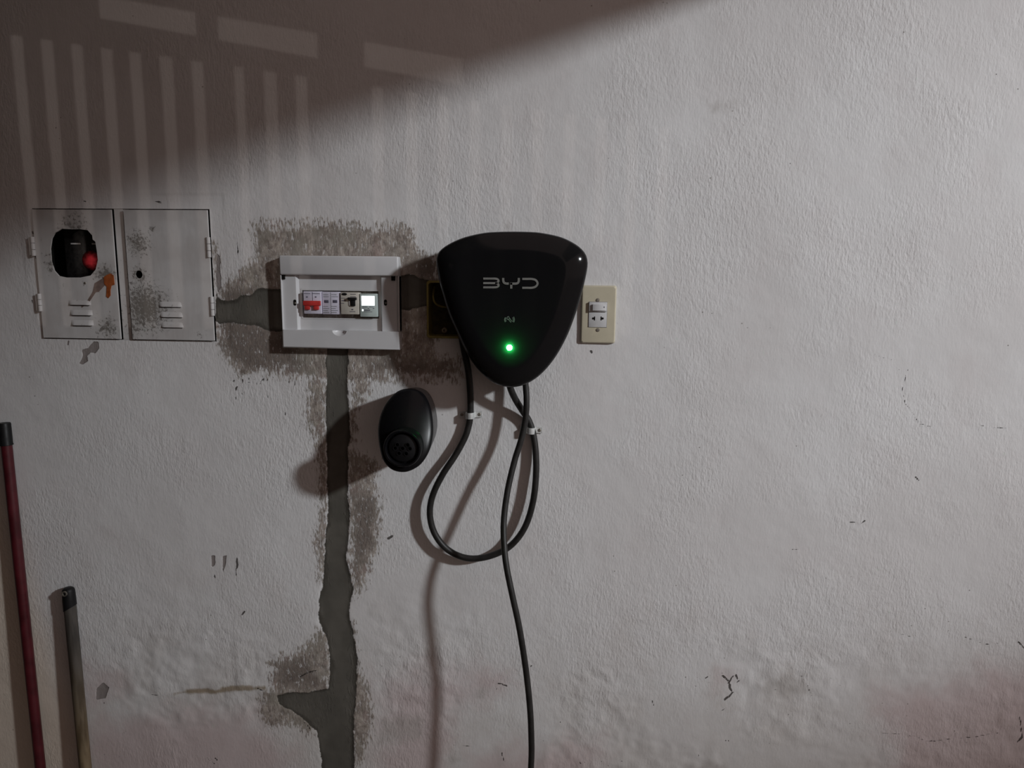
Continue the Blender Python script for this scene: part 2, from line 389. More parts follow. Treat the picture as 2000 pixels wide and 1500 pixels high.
CEMENT = [
 [(637, 660), (680, 660), (678, 760), (681, 800), (684, 850), (680, 880), (680, 960), (682, 1010), (680, 1060), (676, 1090), (684, 1120), (690, 1150), (683, 1185), (682, 1200), (692, 1240), (698, 1290), (696, 1340), (692, 1400), (692, 1600), (624, 1600), (628, 1480), (618, 1430), (590, 1400), (545, 1375), (540, 1358), (560, 1352), (600, 1352), (640, 1345), (646, 1300), (640, 1250), (630, 1230), (622, 1215), (624, 1170), (632, 1120), (634, 1060), (640, 1000), (638, 900), (636, 800)],
 [(422, 572), (430, 585), (440, 588), (462, 585), (470, 577), (490, 575), (505, 563), (560, 565), (560, 648), (520, 648), (505, 637), (470, 634), (450, 630), (428, 634), (420, 625)],
 [(770, 538), (800, 536), (822, 543), (842, 551), (842, 590), (832, 598), (800, 605), (770, 605)]]
SMEAR = [
 [(495, 432), (520, 442), (600, 436), (660, 432), (720, 446), (770, 436), (800, 438), (815, 480), (850, 500), (866, 560), (850, 690), (900, 706), (906, 735), (850, 742), (760, 735), (700, 750), (640, 748), (610, 742), (570, 732), (530, 718), (490, 732), (468, 738), (440, 705), (425, 672), (428, 560), (462, 535), (495, 505)],
 [(690, 735), (732, 742), (716, 780), (700, 800), (694, 880), (740, 900), (735, 960), (746, 1000), (742, 1060), (728, 1100), (712, 1140), (700, 1165), (684, 1150), (676, 900)],
 [(600, 735), (640, 740), (640, 960), (640, 1040), (636, 1140), (621, 1130), (614, 1050), (624, 990), (616, 860), (594, 815), (602, 780)],
 [(620, 1228), (645, 1240), (645, 1395), (610, 1435), (590, 1425), (565, 1415), (520, 1420), (508, 1395), (505, 1362), (527, 1345), (527, 1310), (545, 1285), (580, 1270), (606, 1254)],
 [(690, 1210), (700, 1300), (720, 1340), (729, 1400), (724, 1440), (712, 1480), (694, 1500), (680, 1400)],
 [(415, 470), (428, 480), (432, 560), (418, 560)]]
SMEAR_CORE = [[(520, 448), (700, 452), (720, 465), (700, 500), (520, 500)], [(430, 640), (560, 655), (600, 720), (540, 722), (460, 700)], [(710, 700), (890, 712), (890, 728), (720, 730)], [(540, 1300), (600, 1280), (630, 1345), (545, 1340)]]
PINK = [
 [(180, 1372), (330, 1375), (500, 1370), (560, 1430), (600, 1500), (600, 1600), (120, 1600), (150, 1420)],
 [(720, 1300), (850, 1290), (1000, 1300), (1030, 1340), (900, 1400), (860, 1600), (715, 1600)],
 [(1060, 1435), (1180, 1425), (1200, 1465), (1160, 1600), (880, 1600), (900, 1455)],
 [(1700, 1350), (1980, 1270), (2080, 1250), (2080, 1600), (1690, 1600), (1700, 1440)],
 [(140, 1262), (230, 1290), (260, 1350), (200, 1400), (150, 1420)], [(1400, 1305), (1450, 1300), (1450, 1330), (1405, 1330)]]
WARM_LIT = [[(-80, 900), (10, 960), (50, 1120), (100, 1260), (150, 1420), (170, 1600), (-80, 1600)]]  # area of the warm light painted on the wall
PEEL = [
 [(62, 455), (70, 470), (76, 497), (88, 505), (88, 540), (84, 555), (78, 520), (66, 498)], [(86, 618), (96, 622), (101, 640), (95, 656), (88, 650)],
 [(182, 667), (192, 667), (194, 680), (186, 690), (176, 688), (170, 695), (172, 705), (162, 712), (155, 710), (162, 694), (160, 684), (172, 680)],
 [(424, 495), (429, 500), (432, 560), (425, 572), (421, 540)], [(131, 665), (135, 665), (135, 674), (131, 674)],
 [(188, 1345), (202, 1333), (213, 1343), (206, 1364), (188, 1367)], [(412, 1085), (420, 1085), (420, 1104), (413, 1108)], [(434, 1085), (443, 1085), (441, 1100), (435, 1120)],
]
STAIN = [[(1505, 1325), (1545, 1300), (1580, 1330), (1590, 1365), (1530, 1368), (1470, 1352)], [(940, 1330), (960, 1350), (940, 1365), (920, 1358)], [(968, 1462), (980, 1458), (986, 1500), (970, 1505)], [(880, 1465), (905, 1480), (890, 1500), (872, 1490)], [(985, 435), (998, 438), (996, 456), (984, 456)], [(1330, 1490), (1420, 1485), (1450, 1540), (1320, 1540)], [(740, 1400), (830, 1390), (830, 1450), (730, 1460)], [(1380, 205), (1450, 185), (1440, 215), (1390, 225)]]
RUST = [([(340, 1356), (370, 1350)], 3.0), ([(366, 1351), (400, 1349), (420, 1352)], 6.5), ([(415, 1352), (440, 1348)], 5.0), ([(436, 1347), (465, 1344), (490, 1344)], 7.5), ([(485, 1345), (516, 1343)], 4.5)]
CRACK = [
 ([(1411, 1320), (1424, 1332), (1425, 1344), (1431, 1352), (1424, 1360), (1415, 1366)], 2.6), ([(1422, 1334), (1432, 1320)], 1.6), ([(1437, 1318), (1440, 1326)], 2.0), ([(1438, 1334), (1444, 1329)], 1.8),
 ([(1565, 1314), (1570, 1328), (1578, 1340), (1582, 1352), (1588, 1364)], 1.1), ([(1350, 1318), (1372, 1330), (1400, 1336)], 0.7), ([(1700, 1433), (1740, 1432), (1790, 1440), (1815, 1449), (1850, 1445), (1900, 1440), (1950, 1432)], 0.9),
 ([(1730, 1230), (1780, 1244)], 0.8), ([(1880, 1243), (1925, 1258), (1950, 1256)], 0.8), ([(1985, 1250), (2002, 1268)], 2.2), ([(1992, 1400), (1996, 1440), (1988, 1450)], 2.2),
 ([(1773, 722), (1762, 760), (1768, 788), (1782, 806), (1795, 828), (1818, 834)], 1.1), ([(1708, 692), (1722, 698), (1740, 702), (1756, 722)], 0.7), ([(1915, 832), (1938, 834), (1975, 838)], 0.9),
 ([(758, 1052), (766, 1047)], 2.2), ([(463, 1090), (463, 1108)], 3.0), ([(461, 1110), (462, 1135)], 1.3), ([(472, 1202), (478, 1194)], 2.0), ([(418, 1123), (421, 1130)], 2.6),
 ([(161, 391), (169, 395)], 1.7), ([(302, 393), (314, 396)], 1.9), ([(62, 586), (65, 594)], 1.8), ([(63, 452), (64, 456)], 1.8),
 ([(1635, 1020), (1648, 1021)], 0.9), ([(1660, 1021), (1672, 1020)], 1.1), ([(1682, 1024), (1690, 1017)], 1.6), ([(1490, 1067), (1512, 1068)], 0.8), ([(1540, 1075), (1565, 1072)], 0.9),
 ([(973, 1335), (990, 1340)], 1.8), ([(962, 1327), (964, 1330)], 1.6), ([(1036, 1302), (1038, 1300)], 1.5), ([(1132, 1490), (1142, 1488)], 1.3), ([(1273, 1368), (1276, 1378)], 1.6), ([(872, 1453), (900, 1455), (925, 1458)], 0.9),
 ([(980, 1470), (985, 1488)], 1.6), ([(601, 1416), (606, 1424)], 2.4), ([(588, 1408), (600, 1413)], 1.2), ([(585, 1322), (600, 1314), (618, 1310)], 1.5), ([(503, 1344), (512, 1348)], 2.0), ([(462, 473), (465, 490), (463, 500)], 1.3),
 ([(1543, 319), (1544, 321)], 1.5), ([(1944, 143), (1945, 146)], 1.5), ([(1567, 186), (1568, 190)], 1.6), ([(1542, 690), (1546, 692)], 1.4), ([(1788, 932), (1794, 938)], 1.6), ([(1204, 631), (1205, 633)], 1.6), ([(1154, 686), (1155, 688)], 2.2), ([(1200, 672), (1201, 674)], 1.5),
 ([(1422, 1445), (1424, 1448)], 1.8), ([(1416, 1445), (1418, 1447)], 1.6), ([(1463, 1485), (1465, 1489)], 1.8), ([(405, 1480), (420, 1492)], 1.5), ([(420, 1480), (424, 1484)], 2.0), ([(203, 1372), (204, 1374)], 1.5), ([(204, 1473), (206, 1475)], 1.8), ([(295, 1357), (308, 1358)], 1.0)]
for k in range(46):      # loose flecks at the edge of the cement wash
    a = rnd.uniform(452, 580); b = 738+rnd.expovariate(1/16.0); CRACK.append(([(a, b), (a+rnd.uniform(-2, 2), b+rnd.uniform(1, 6))], rnd.uniform(0.6, 1.7)))
for k in range(30):
    a = rnd.uniform(1335, 1640); b = rnd.gauss(1335, 45); CRACK.append(([(a, b), (a+rnd.uniform(-5, 5), b+rnd.uniform(-3, 4))], rnd.uniform(0.4, 1.1)))
for k in range(70):
    a = rnd.uniform(860, 2000); b = rnd.uniform(1080, 1500); CRACK.append(([(a, b), (a+rnd.uniform(-4, 4), b+rnd.uniform(-2, 3))], rnd.uniform(0.3, 0.8)))
for k in range(26):
    a = rnd.uniform(860, 1420); b = rnd.uniform(1260, 1500); CRACK.append(([(a, b), (a+rnd.uniform(-4, 4), b+rnd.uniform(-3, 5))], rnd.uniform(0.4, 1.2)))
F = {}
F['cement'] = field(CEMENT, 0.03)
F['smear'] = np.clip(np.maximum(field(SMEAR, 0.03)*0.7, np.where(field(SMEAR_CORE, 0.03) > -0.95, field(SMEAR_CORE, 0.03)*0.35+0.2, -1.0)), -1, 0.42)
F['brown'] = field(SMEAR_CORE[1:]+[[(430, 560), (500, 560), (540, 690), (600, 730), (480, 725), (432, 680)], [(690, 960), (735, 970), (730, 1060), (690, 1120)], [(800, 500), (850, 505), (850, 545), (800, 545)]], 0.03)
F['pink'] = field(PINK, 0.10)
F['cream'] = field(WARM_LIT, 0.09)
F['peel'] = field(PEEL, 0.012)
F['stain'] = field(STAIN, 0.03)
F['grime'] = np.clip((0.95-GZf)/0.55, -1, 1)*0.6+field([[(930, 440), (1010, 430), (1002, 470), (985, 470)]], 0.03)*0.0
r_ = np.full(GXf.shape, -9.0)
for pl_, w_ in RUST: r_ = np.maximum(r_, line_sdf(pl_, w_))
F['rust'] = np.clip(r_/0.010, -1, 1)
r_ = np.full(GXf.shape, -9.0)
for pl_, w_ in CRACK:
    pts_ = []
    for (ax0, ay0), (bx0, by0) in zip(pl_, pl_[1:]):          # uneven, wandering cracks
        m_ = max(1, int(math.hypot(bx0-ax0, by0-ay0)/5))
        for k in range(m_): pts_.append((ax0+(bx0-ax0)*k/m_+rnd.uniform(-0.8, 0.8)*(k > 0), ay0+(by0-ay0)*k/m_+rnd.uniform(-0.8, 0.8)*(k > 0)))
    pts_.append(pl_[-1])
    for p_, q_ in zip(pts_, pts_[1:]): r_ = np.maximum(r_, line_sdf([p_, q_], w_*rnd.uniform(0.45, 1.15)))
F['crack'] = np.clip(r_/0.010, -1, 1)
ss = lambda x: np.clip(x, 0, 1)**2*(3-2*np.clip(x, 0, 1))
Y = (vnoise(7, 1)-0.5)*0.0022+(vnoise(22, 2)-0.5)*0.0008+(vnoise(60, 3)-0.5)*0.0004
Y += ss((F['cement']*0.03+0.004+(vnoise(90, 8)-0.5)*0.006)/0.012)*(0.0016+(vnoise(40, 5)-0.5)*0.0012)            # the chase lies a little below the paint
Y += ss(F['peel']*1.4+0.2)*0.0012
Y += ((vnoise(34, 11)-0.5)*0.0026+(vnoise(75, 12)-0.5)*0.0014)*ss((0.90-GZf)/0.25)*ss((vnoise(5, 13)-0.35)/0.3)     # lumpy, patched plaster low on the wall
edge = np.minimum(np.abs(GXf-cab_x0), np.abs(GXf-cab_x1))
near = ((GXf > cab_x0-0.03) & (GXf < cab_x1+0.03) & (GZf > cab_z0-0.03) & (GZf < cab_z1+0.03)) | ((GXf > jb_x0-0.02) & (GXf < jb_x1+0.02) & (GZf > jb_z0-0.02) & (GZf < jb_z1+0.02))
Y[near] *= 0.25
nx, nz = len(XS), len(ZS)
q = (np.arange(nz-1)[:, None]*nx+np.arange(nx-1)[None, :]).ravel()
quads = np.stack([q, q+1, q+1+nx, q+nx], 1)
cxq = GXf[quads].mean(1); czq = GZf[quads].mean(1)
keep = ~((cxq > cab_x0) & (cxq < cab_x1) & (czq > cab_z0) & (czq < cab_z1)) & ~((cxq > jb_x0+0.004) & (cxq < jb_x1-0.004) & (czq > jb_z0+0.004) & (czq < jb_z1-0.004))
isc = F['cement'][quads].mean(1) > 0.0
def grid_object(name, sel, parent=None):
    Q = quads[sel]; used = np.unique(Q); remap = np.full(GXf.shape, -1, int); remap[used] = np.arange(len(used)); Q = remap[Q]
    me = bpy.data.meshes.new(name); me.vertices.add(len(used)); me.loops.add(Q.size); me.polygons.add(len(Q))
    me.vertices.foreach_set('co', np.stack([GXf[used], Y[used], GZf[used]], 1).astype(np.float32).ravel())
    me.loops.foreach_set('vertex_index', Q.astype(np.int32).ravel())
    me.polygons.foreach_set('loop_start', (np.arange(len(Q))*4).astype(np.int32))
    me.polygons.foreach_set('use_smooth', np.ones(len(Q), bool))
    me.update(calc_edges=True)
    for k, v in F.items():
        at_ = me.attributes.new(k, 'FLOAT', 'POINT'); at_.data.foreach_set('value', v[used].astype(np.float32))
    me.materials.append(M['wall'])
    o = bpy.data.objects.new(name, me); COL.objects.link(o)
    if parent is not None: o.parent = parent
    return o
wall = grid_object('wall_back', keep & ~isc)
tag(wall, 'rough white painted plaster wall stained around cement-filled chases', 'wall', kind='structure')
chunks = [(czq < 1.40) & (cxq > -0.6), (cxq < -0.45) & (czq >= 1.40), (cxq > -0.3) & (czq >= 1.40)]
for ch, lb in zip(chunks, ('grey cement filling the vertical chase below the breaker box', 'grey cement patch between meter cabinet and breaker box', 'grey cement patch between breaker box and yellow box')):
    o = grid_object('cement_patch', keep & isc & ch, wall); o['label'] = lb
o = B().box(-4.3, 4.6, 0.14, 0.30, -0.1, 2.75).make('masonry_core', M['side'], wall)

# ------------------------------------------------------------------ the rest of the garage
def structure(b, name, mat, label): return tag(b.make(name, mat), label, name.split('_')[0], kind='structure')
structure(B().box(-9, 9, -27, 0.14, -0.12, 0.0), 'floor', M['floor'], 'bare concrete garage floor below the wall')
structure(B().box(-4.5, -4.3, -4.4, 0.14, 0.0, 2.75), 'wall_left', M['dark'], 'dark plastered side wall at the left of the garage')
structure(B().box(-4.5, -0.45, -4.35, 0.14, 2.75, 2.87), 'ceiling', M['ceil'], 'unseen roof slab added to darken the left of the garage')  # slab added out of view to block ambient light from the left
BEAM_X = 0.86; BEAM_Z = 2.292
structure(B().box(BEAM_X, BEAM_X+0.16, -4.2, 0.02, BEAM_Z, 3.05, 0.004), 'trim_1', M['ceil'], 'deep roof beam above the right of the wall')

# gate and front wall, laid out from the light stripes on the back wall
GS = GATE_Y/(-STREET.y)
def gate_pt(px, py):
    p = at(px, py); g = p+(STREET-p)*GS; return (g.x, g.z)
def gx(px, py=200): return gate_pt(px, py)[0]
gate = thing('sliding_gate', 'dark iron gate of upright slats behind the viewer', 'gate', (gx(600), -GATE_Y, 0.0))
gaps = [45, 102, 158, 215, 270, 330, 390, 470, 530, 590, 737, 804, 866, 928, 990, 1052, 1114, 1176, 1238, 1300]
hw = [12, 12, 11.5, 12, 12, 13, 12, 10, 13, 12]+[12]*10
A0, A1 = gate_pt(35, 70), gate_pt(600, 150); C0, C1 = gate_pt(425, 78), gate_pt(620, 114); H0, H1 = gate_pt(425, 32), gate_pt(620, 66)
def ln(p, q_, x): return p[1]+(q_[1]-p[1])*(x-p[0])/(q_[0]-p[0])
ed = [(gx(g-h), gx(g+h)) for g, h in zip(gaps, hw)]
spans = [(gx(15)-0.14, ed[0][0])]+[(ed[i][1], ed[i+1][0]) for i in range(len(ed)-1)]+[(ed[-1][1], gx(1340))]
for i, (a, b_) in enumerate(spans):
    z = ln(A0, A1, (a+b_)/2)
    post = (b_-a) > 0.055
    B().plate([[(a, 0.04), (b_, 0.04), (b_, ln(A0, A1, b_)+0.002), (a, ln(A0, A1, a)+0.002)]], GATE_Y-0.0015, GATE_Y+0.0015).make('post' if post else 'slat', M['iron'], gate)
xl, xr = gx(15)-0.14, gx(1340)
def lp(px, L_): return (px, ln(*L_, px))
B().plate([[lp(xl, (A0, A1)), lp(xr, (A0, A1)), lp(xr, (C0, C1)), lp(xl, (C0, C1))]], GATE_Y-0.003, GATE_Y+0.003).make('top_rail', M['iron'], gate)
B().box(xl, xr, -GATE_Y-0.003, -GATE_Y+0.003, 0.03, gate_pt(300, 640)[1]).make('lower_panel', M['iron'], gate)
for a, b_ in ((15, 195), (386, 425), (621, 709), (905, 1340)):
    xa, xb = gx(a, 60), gx(b_, 60)
    if a == 15: xa = xl
    if b_ == 1340: xb = xr
    B().plate([[lp(xa, (C0, C1)), lp(xb, (C0, C1)), lp(xb, (H0, H1)), lp(xa, (H0, H1))]], GATE_Y-0.003, GATE_Y+0.003).make('upper_panel', M['iron'], gate)
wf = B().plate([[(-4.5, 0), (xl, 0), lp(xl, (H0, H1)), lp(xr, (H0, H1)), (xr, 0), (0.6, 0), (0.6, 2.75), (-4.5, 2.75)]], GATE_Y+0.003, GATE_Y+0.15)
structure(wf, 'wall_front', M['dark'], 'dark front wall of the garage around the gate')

# lamps
def flood_light():
    aim = at(*LAMP_AIM); dv = (aim-LAMP).normalized()
    t = thing('floodlight', 'round floodlight on a grey post shining onto the wall', 'lamp', (LAMP.x+0.2, LAMP.y-0.13, 0.0))
    B().tube([(LAMP.x+0.2, LAMP.y-0.13, 0.0), (LAMP.x+0.2, LAMP.y-0.13, 2.0), (LAMP.x+0.2, LAMP.y-0.13, LAMP.z+0.2)], 0.03, 12, 6).make('post', M['iron'], t, 50)
    B().lathe(LAMP, dv, [(0, -0.16), (0.05, -0.16), (0.09, -0.12), (LAMP_R+0.02, -0.05), (LAMP_R+0.02, -0.025), (LAMP_R+0.008, -0.025), (LAMP_R+0.006, -0.035), (0, -0.035)], 32).make('housing', M['iron'], t, 40)
    ld = bpy.data.lights.new('floodlight_beam', 'SPOT'); ld.energy = LAMP_W; ld.color = (0.955, 1.0, 1.035); ld.shadow_soft_size = LAMP_R
    ld.spot_size = math.radians(LAMP_HALF*2); ld.spot_blend = 1.0  # narrow soft cone, its falloff imitating lens vignetting
    lo = bpy.data.objects.new('floodlight_beam', ld); COL.objects.link(lo); lo.parent = t
    lo.location = LAMP-t.location; lo.rotation_euler = dv.to_track_quat('-Z', 'Y').to_euler()
flood_light()
def street_lamp():
    t = thing('street_lamp', 'street lamp on a grey post outside the gate', 'lamp', (STREET.x-0.6, STREET.y, 0.0))
    B().tube([(STREET.x-0.6, STREET.y, 0), (STREET.x-0.6, STREET.y, 2.6), (STREET.x-0.6, STREET.y, 3.3), (STREET.x-0.35, STREET.y, 3.5), (STREET.x, STREET.y, 3.5)], 0.045, 12, 6).make('post', M['iron'], t, 50)
    B().lathe(STREET+Vector((0, 0, 0.30)), (0, 0, -1), [(0, 0), (0.05, 0), (0.07, 0.08), (0.16, 0.18), (0.16, 0.19), (0.0, 0.12)], 24).make('shade', M['iron'], t, 40)
    n = 10
    B().lathe(STREET, (0, 0, 1), [(STREET_R*math.sin(math.pi*k/n), -STREET_R*math.cos(math.pi*k/n)) for k in range(n+1)], 16).make('bulb', M['street'], t, 80)
street_lamp()

# ------------------------------------------------------------------ meter cabinet
def set_dirt(o, spots):
    """attribute that grows near worn spots (world x, z, radius, weight)"""
    me = o.data; off = wloc(o); a = me.attributes.new('dirt', 'FLOAT', 'POINT'); vals = []
    for v in me.vertices:
        x, z = v.co.x+off.x, v.co.z+off.z; g = 0.0
        for sx, sz, r, wt in spots: g = max(g, wt*max(0, 1-math.hypot(x-sx, (z-sz))/r))
        vals.append(g)
    a.data.foreach_set('value', vals)
def grid_plate(loops_outer, hole, d0, d1, name, mat, parent, step=0.006):
    """door sheet as a fine grid with an opening; vertices inside the opening's cells are snapped to its rim"""
    x0, x1, z0, z1 = loops_outer
    b = B(); loops = [[(x0, z0), (x1, z0), (x1, z1), (x0, z1)]]+hole
    b.plate(loops, d0, d1)
    bm = b.bm
    for ax_, lo, hi in ((0, x0, x1), (2, z0, z1)):
        n = int((hi-lo)/step)
        for k in range(1, n):
            co = [0, 0, 0]; co[ax_] = lo+(hi-lo)*k/n; no = [0, 0, 0]; no[ax_] = 1
            bmesh.ops.bisect_plane(bm, geom=bm.verts[:]+bm.edges[:]+bm.faces[:], plane_co=co, plane_no=no)
    return b.make(name, mat, parent, 30)

cabt = thing('meter_cabinet', 'grimy white two-door electric meter cabinet set into the wall', 'cabinet', ((cab_x0+cab_x1)/2, 0.0, cab_z0))
g = 0.0026
xd1 = (ax(221.3, 407.2)+ax(238.3, 662))/2; xd2 = (ax(245, 407.7)+ax(261.7, 663.3))/2
set_dirt(B().plate([[(cab_x0, cab_z0), (cab_x1, cab_z0), (cab_x1, cab_z1), (cab_x0, cab_z1)], [(cab_x0+0.0006, cab_z0+0.0006), (cab_x0+0.0006, cab_z1-0.0006), (xd1+0.0012, cab_z1-0.0006), (xd1+0.0012, cab_z0+0.0006)], [(xd2-0.0062, cab_z0+0.0006), (xd2-0.0062, cab_z1-0.0006), (cab_x1-0.0006, cab_z1-0.0006), (cab_x1-0.0006, cab_z0+0.0006)]], -0.010, -0.0015).make('frame', M['cab'], cabt),
 [(xd2-0.003, cab_z0+0.03, 0.09, 0.55), (xd2-0.004, cab_z0+0.12, 0.05, 0.5)])
o = B().box(xd2-0.009, xd2+0.004, 0.0045, 0.0065, cab_z0+0.001, cab_z1-0.001).make('shaded_gap_strip', M['cab'], cabt); set_dirt(o, [(xd2, cab_z0+0.02, 0.12, 0.75)])  # strip added in the door gap, dirt tone on it imitates shade
# steel box behind the doors
bx = B(); e = 0.0015; dp = 0.13
bx.box(cab_x0, cab_x1, 0.128, 0.130, cab_z0, cab_z1).box(cab_x0, cab_x0+e, 0.010, 0.128, cab_z0, cab_z1).box(cab_x1-e, cab_x1, 0.010, 0.128, cab_z0, cab_z1).box(cab_x0, cab_x1, 0.010, 0.128, cab_z0, cab_z0+e).box(cab_x0, cab_x1, 0.010, 0.128, cab_z1-e, cab_z1).box((xd1+xd2)/2-e/2, (xd1+xd2)/2+e/2, 0.012, 0.128, cab_z0, cab_z1)
bx.make('box', M['hole'], cabt)
D0, D1 = 0.0015, 0.0050
hx0, hx1, hz1, hz0 = ax(100, 495), ax(193.5, 495), az(146, 447), az(146, 541)
hole = [xz(104, 466), xz(101, 486), xz(103, 512), xz(109, 529), xz(118, 539), xz(132, 542), xz(160, 542), xz(180, 538), xz(190, 526), xz(194, 508), xz(192, 490), xz(189, 472), xz(184, 468), xz(183, 460), xz(174, 450), xz(160, 448), xz(140, 448), xz(124, 447), xz(110, 455)]
door1 = grid_plate((cab_x0+g, xd1-g*0.3, cab_z0+g, cab_z1-g), [hole], D0, D1, 'door', M['cab'], cabt)
door1['label'] = 'left cabinet door with a rounded viewing hole'
set_dirt(door1, [(ax(146, 443), az(146, 443), 0.055, 0.62), (ax(100, 520), az(100, 520), 0.03, 0.6), (ax(190, 535), az(190, 535), 0.025, 0.6), (ax(210, 535), az(210, 535), 0.035, 0.85), (ax(213, 640), az(213, 640), 0.045, 0.72), (ax(100, 500), az(100, 500), 0.03, 0.4), (ax(166, 553), az(166, 553), 0.006, 1.0), (ax(118, 560), az(118, 560), 0.03, 0.3)])
lock = circ(ax(274, 536), az(274, 536), 0.0085, 18)
door2 = grid_plate((xd2, cab_x1-g, cab_z0+g, cab_z1-g), [lock], D0, D1+0.001, 'door', M['cab'], cabt)
door2['label'] = 'right cabinet door with a small lock hole'
set_dirt(door2, [(ax(285, 600), az(285, 600), 0.090, 0.92), (ax(272, 475), az(272, 475), 0.045, 0.80), (ax(274, 536), az(274, 536), 0.03, 0.8), (ax(262, 640), az(262, 640), 0.05, 0.66), (ax(395, 655), az(395, 655), 0.02, 0.5), (ax(300, 447), az(300, 447), 0.012, 0.8)])
def louvre(px0, px1, py0, py1, door):
    x0, z1 = xz(px0, py0, D1); x1, z0 = xz(px1, py1, D1); n = 10; b = B(); rings = []
    for k in range(n+1):
        u = k/n; x = x0+(x1-x0)*u; h = 0.0045*min(1, math.sin(math.pi*min(max(u, 0.0), 1))*3.0)+0.0002
        rings.append([(x, -D1, z1), (x, -D1-h*0.45, z1-(z1-z0)*0.35), (x, -D1-h*0.9, z1-(z1-z0)*0.75), (x, -D1-h, z0+0.0008), (x, -D1-h+0.0006, z0), (x, -D1, z0)])
    b.rings(rings, True, True); o = b.make('louvre', M['cab'], door, 40); set_dirt(o, [((x0+x1)/2, z0, 0.02, 0.25)])
    B().dbox(x0+0.004, x1-0.004, D1-0.0002, D1+0.0022, z0-0.0014, z0-0.0001).make('slit', M['hole'], door)
for a in ((134, 178, 586, 596), (137, 181, 605, 616), (139, 183, 625, 636)): louvre(*a, door1)
for a in ((310, 357, 587, 600), (312, 359, 607, 620), (314, 360, 627, 640)): louvre(*a, door2)
def hinge(px, py0, py1, door):
    p0 = at(px, py1, D1); p1 = at(px, py0, D1); h = p1.z-p0.z
    b = B()
    for k in range(3):
        b.lathe(Vector((p0.x, -D1-0.001, p0.z+h*k/3)), (0, 0, 1), [(0, 0.0004), (0.0042, 0.0004), (0.0042, h/3-0.0006), (0, h/3-0.0006)], 12)
    b.dbox(p0.x-0.009, p0.x, D1-0.0005, D1+0.0012, p0.z+0.002, p1.z-0.002)
    o = b.make('hinge', M['cab'], door, 40); set_dirt(o, [(p0.x, p0.z, 0.02, 0.35)])
hinge(409, 463, 503, door2); hinge(416, 579, 617, door2); hinge(80, 573, 608, door1); hinge(67, 462, 500, door1)
B().plate([[xz(206, 541), xz(212, 537), xz(219, 534), xz(225, 538), xz(227, 556), xz(221, 558), xz(219, 566), xz(219, 577), xz(215, 582), xz(211, 579), xz(212, 560), xz(207, 554)]], D1-0.0002, D1+0.0012).make('paint_drip', M['orange'], door1, label='orange paint drip')
B().plate([[xz(188, 553), xz(206, 542), xz(209, 556), xz(196, 570), xz(190, 571), xz(176, 592), xz(170, 595), xz(163, 601), xz(162, 597), xz(172, 590), xz(184, 570)]], D1-0.0002, D1+0.0005).make('paint_streak', M['brown'], door1, label='brown paint streak')
B().lathe(at(166, 553, D1), (0, -1, 0), [(0, 0), (0.0028, 0), (0.002, 0.001), (0, 0.0012)], 12).make('rivet', M['screw'], door1, 40)

# the electricity meter inside
mx0, mx1 = ax(122, 500, -0.02), ax(215, 500, -0.02)
mt = thing('electricity_meter', 'dark electricity meter with a red light behind the cabinet hole', 'meter', ((mx0+mx1)/2, 0.10, cab_z0+0.004))
B().box(mx0, mx1, 0.030, 0.126, cab_z0+0.002, cab_z1-0.03, 0.004).make('body', M['black'], mt, 40)
B().box(mx0+0.001, mx1-0.004, 0.0270, 0.0305, az(150, 545, -0.027), az(150, 440, -0.027), 0.002).make('face', M['glass_dark'], mt, 40)
for a, b_ in ((138, 157), (179, 188)):
    B().box(ax(a, 475, -0.026), ax(b_, 475, -0.026), 0.0260, 0.0272, az(150, 477.3, -0.026), az(150, 474.6, -0.026)).make('glint_line', M['white2'], mt)  # white bars painted in for reflections on the meter glass
lens = at(179, 509, -0.0268)
tl = NT('red_indicator_glow'); tcl = tl.n('ShaderNodeTexCoord').outputs['Object']
dl = tl.n('ShaderNodeVectorMath', {0: tcl, 1: (lens.x-wloc(mt).x, lens.y-wloc(mt).y, lens.z-wloc(mt).z)}, operation='DISTANCE').outputs['Value']
tl.pin(Base_Color=(0.10, 0.006, 0.008, 1), Roughness=0.3, Emission_Color=(1.0, 0.06, 0.075, 1), Emission_Strength=tl.ramp(tl.math('ADD', dl, tl.math('MULTIPLY', tl.noise(tcl, 130.0, 3.0), 0.014)), 0.004, 0.028, 0.22, 0.0))  # red glow on the meter face painted as emission fading outward
B().lathe(lens, (0, -1, 0), [(0, 0), (0.0215, 0), (0.0190, 0.0016), (0.012, 0.0028), (0.006, 0.0034), (0, 0.0036)], 32).make('indicator_glow', tl.m, mt, 60, label='red indicator lens with its glow painted around it')

# ------------------------------------------------------------------ breaker box
PD = 0.026
px0_, px1_ = (ax(542.7, 499, PD)+ax(553, 680, PD))/2, (ax(776.4, 500.5, PD)+ax(780.8, 683, PD))/2
pz1_, pz0_ = (az(543, 499, PD)+az(776, 500.5, PD))/2, (az(553, 680, PD)+az(781, 683, PD))/2
bbx = thing('breaker_box', 'white plastic breaker box with its cover open on the wall', 'breaker box', ((px0_+px1_)/2, 0.0, pz0_))
W_ = px1_-px0_; H_ = pz1_-pz0_
zt = az(660, 538, PD); zb = az(660, 646, PD)                # inner edges of the bands
xi0, xi1 = ax(584, 590, 0.014), ax(743, 590, 0.014)
zi1, zi0 = az(660, 541, 0.012), az(660, 642, 0.014)
sx0, sx1, sz1, sz0 = ax(589, 590, 0.012), ax(740, 590, 0.012), az(660, 565, 0.012), az(660, 622.5, 0.012)
B().plate([rrect(px0_+0.001, px1_-0.001, pz0_+0.001, pz1_-0.001, 0.004), [(sx0, sz0), (sx0, sz1), (sx1, sz1), (sx1, sz0)]], -0.004, 0.010).make('base_plate', M['white'], bbx)
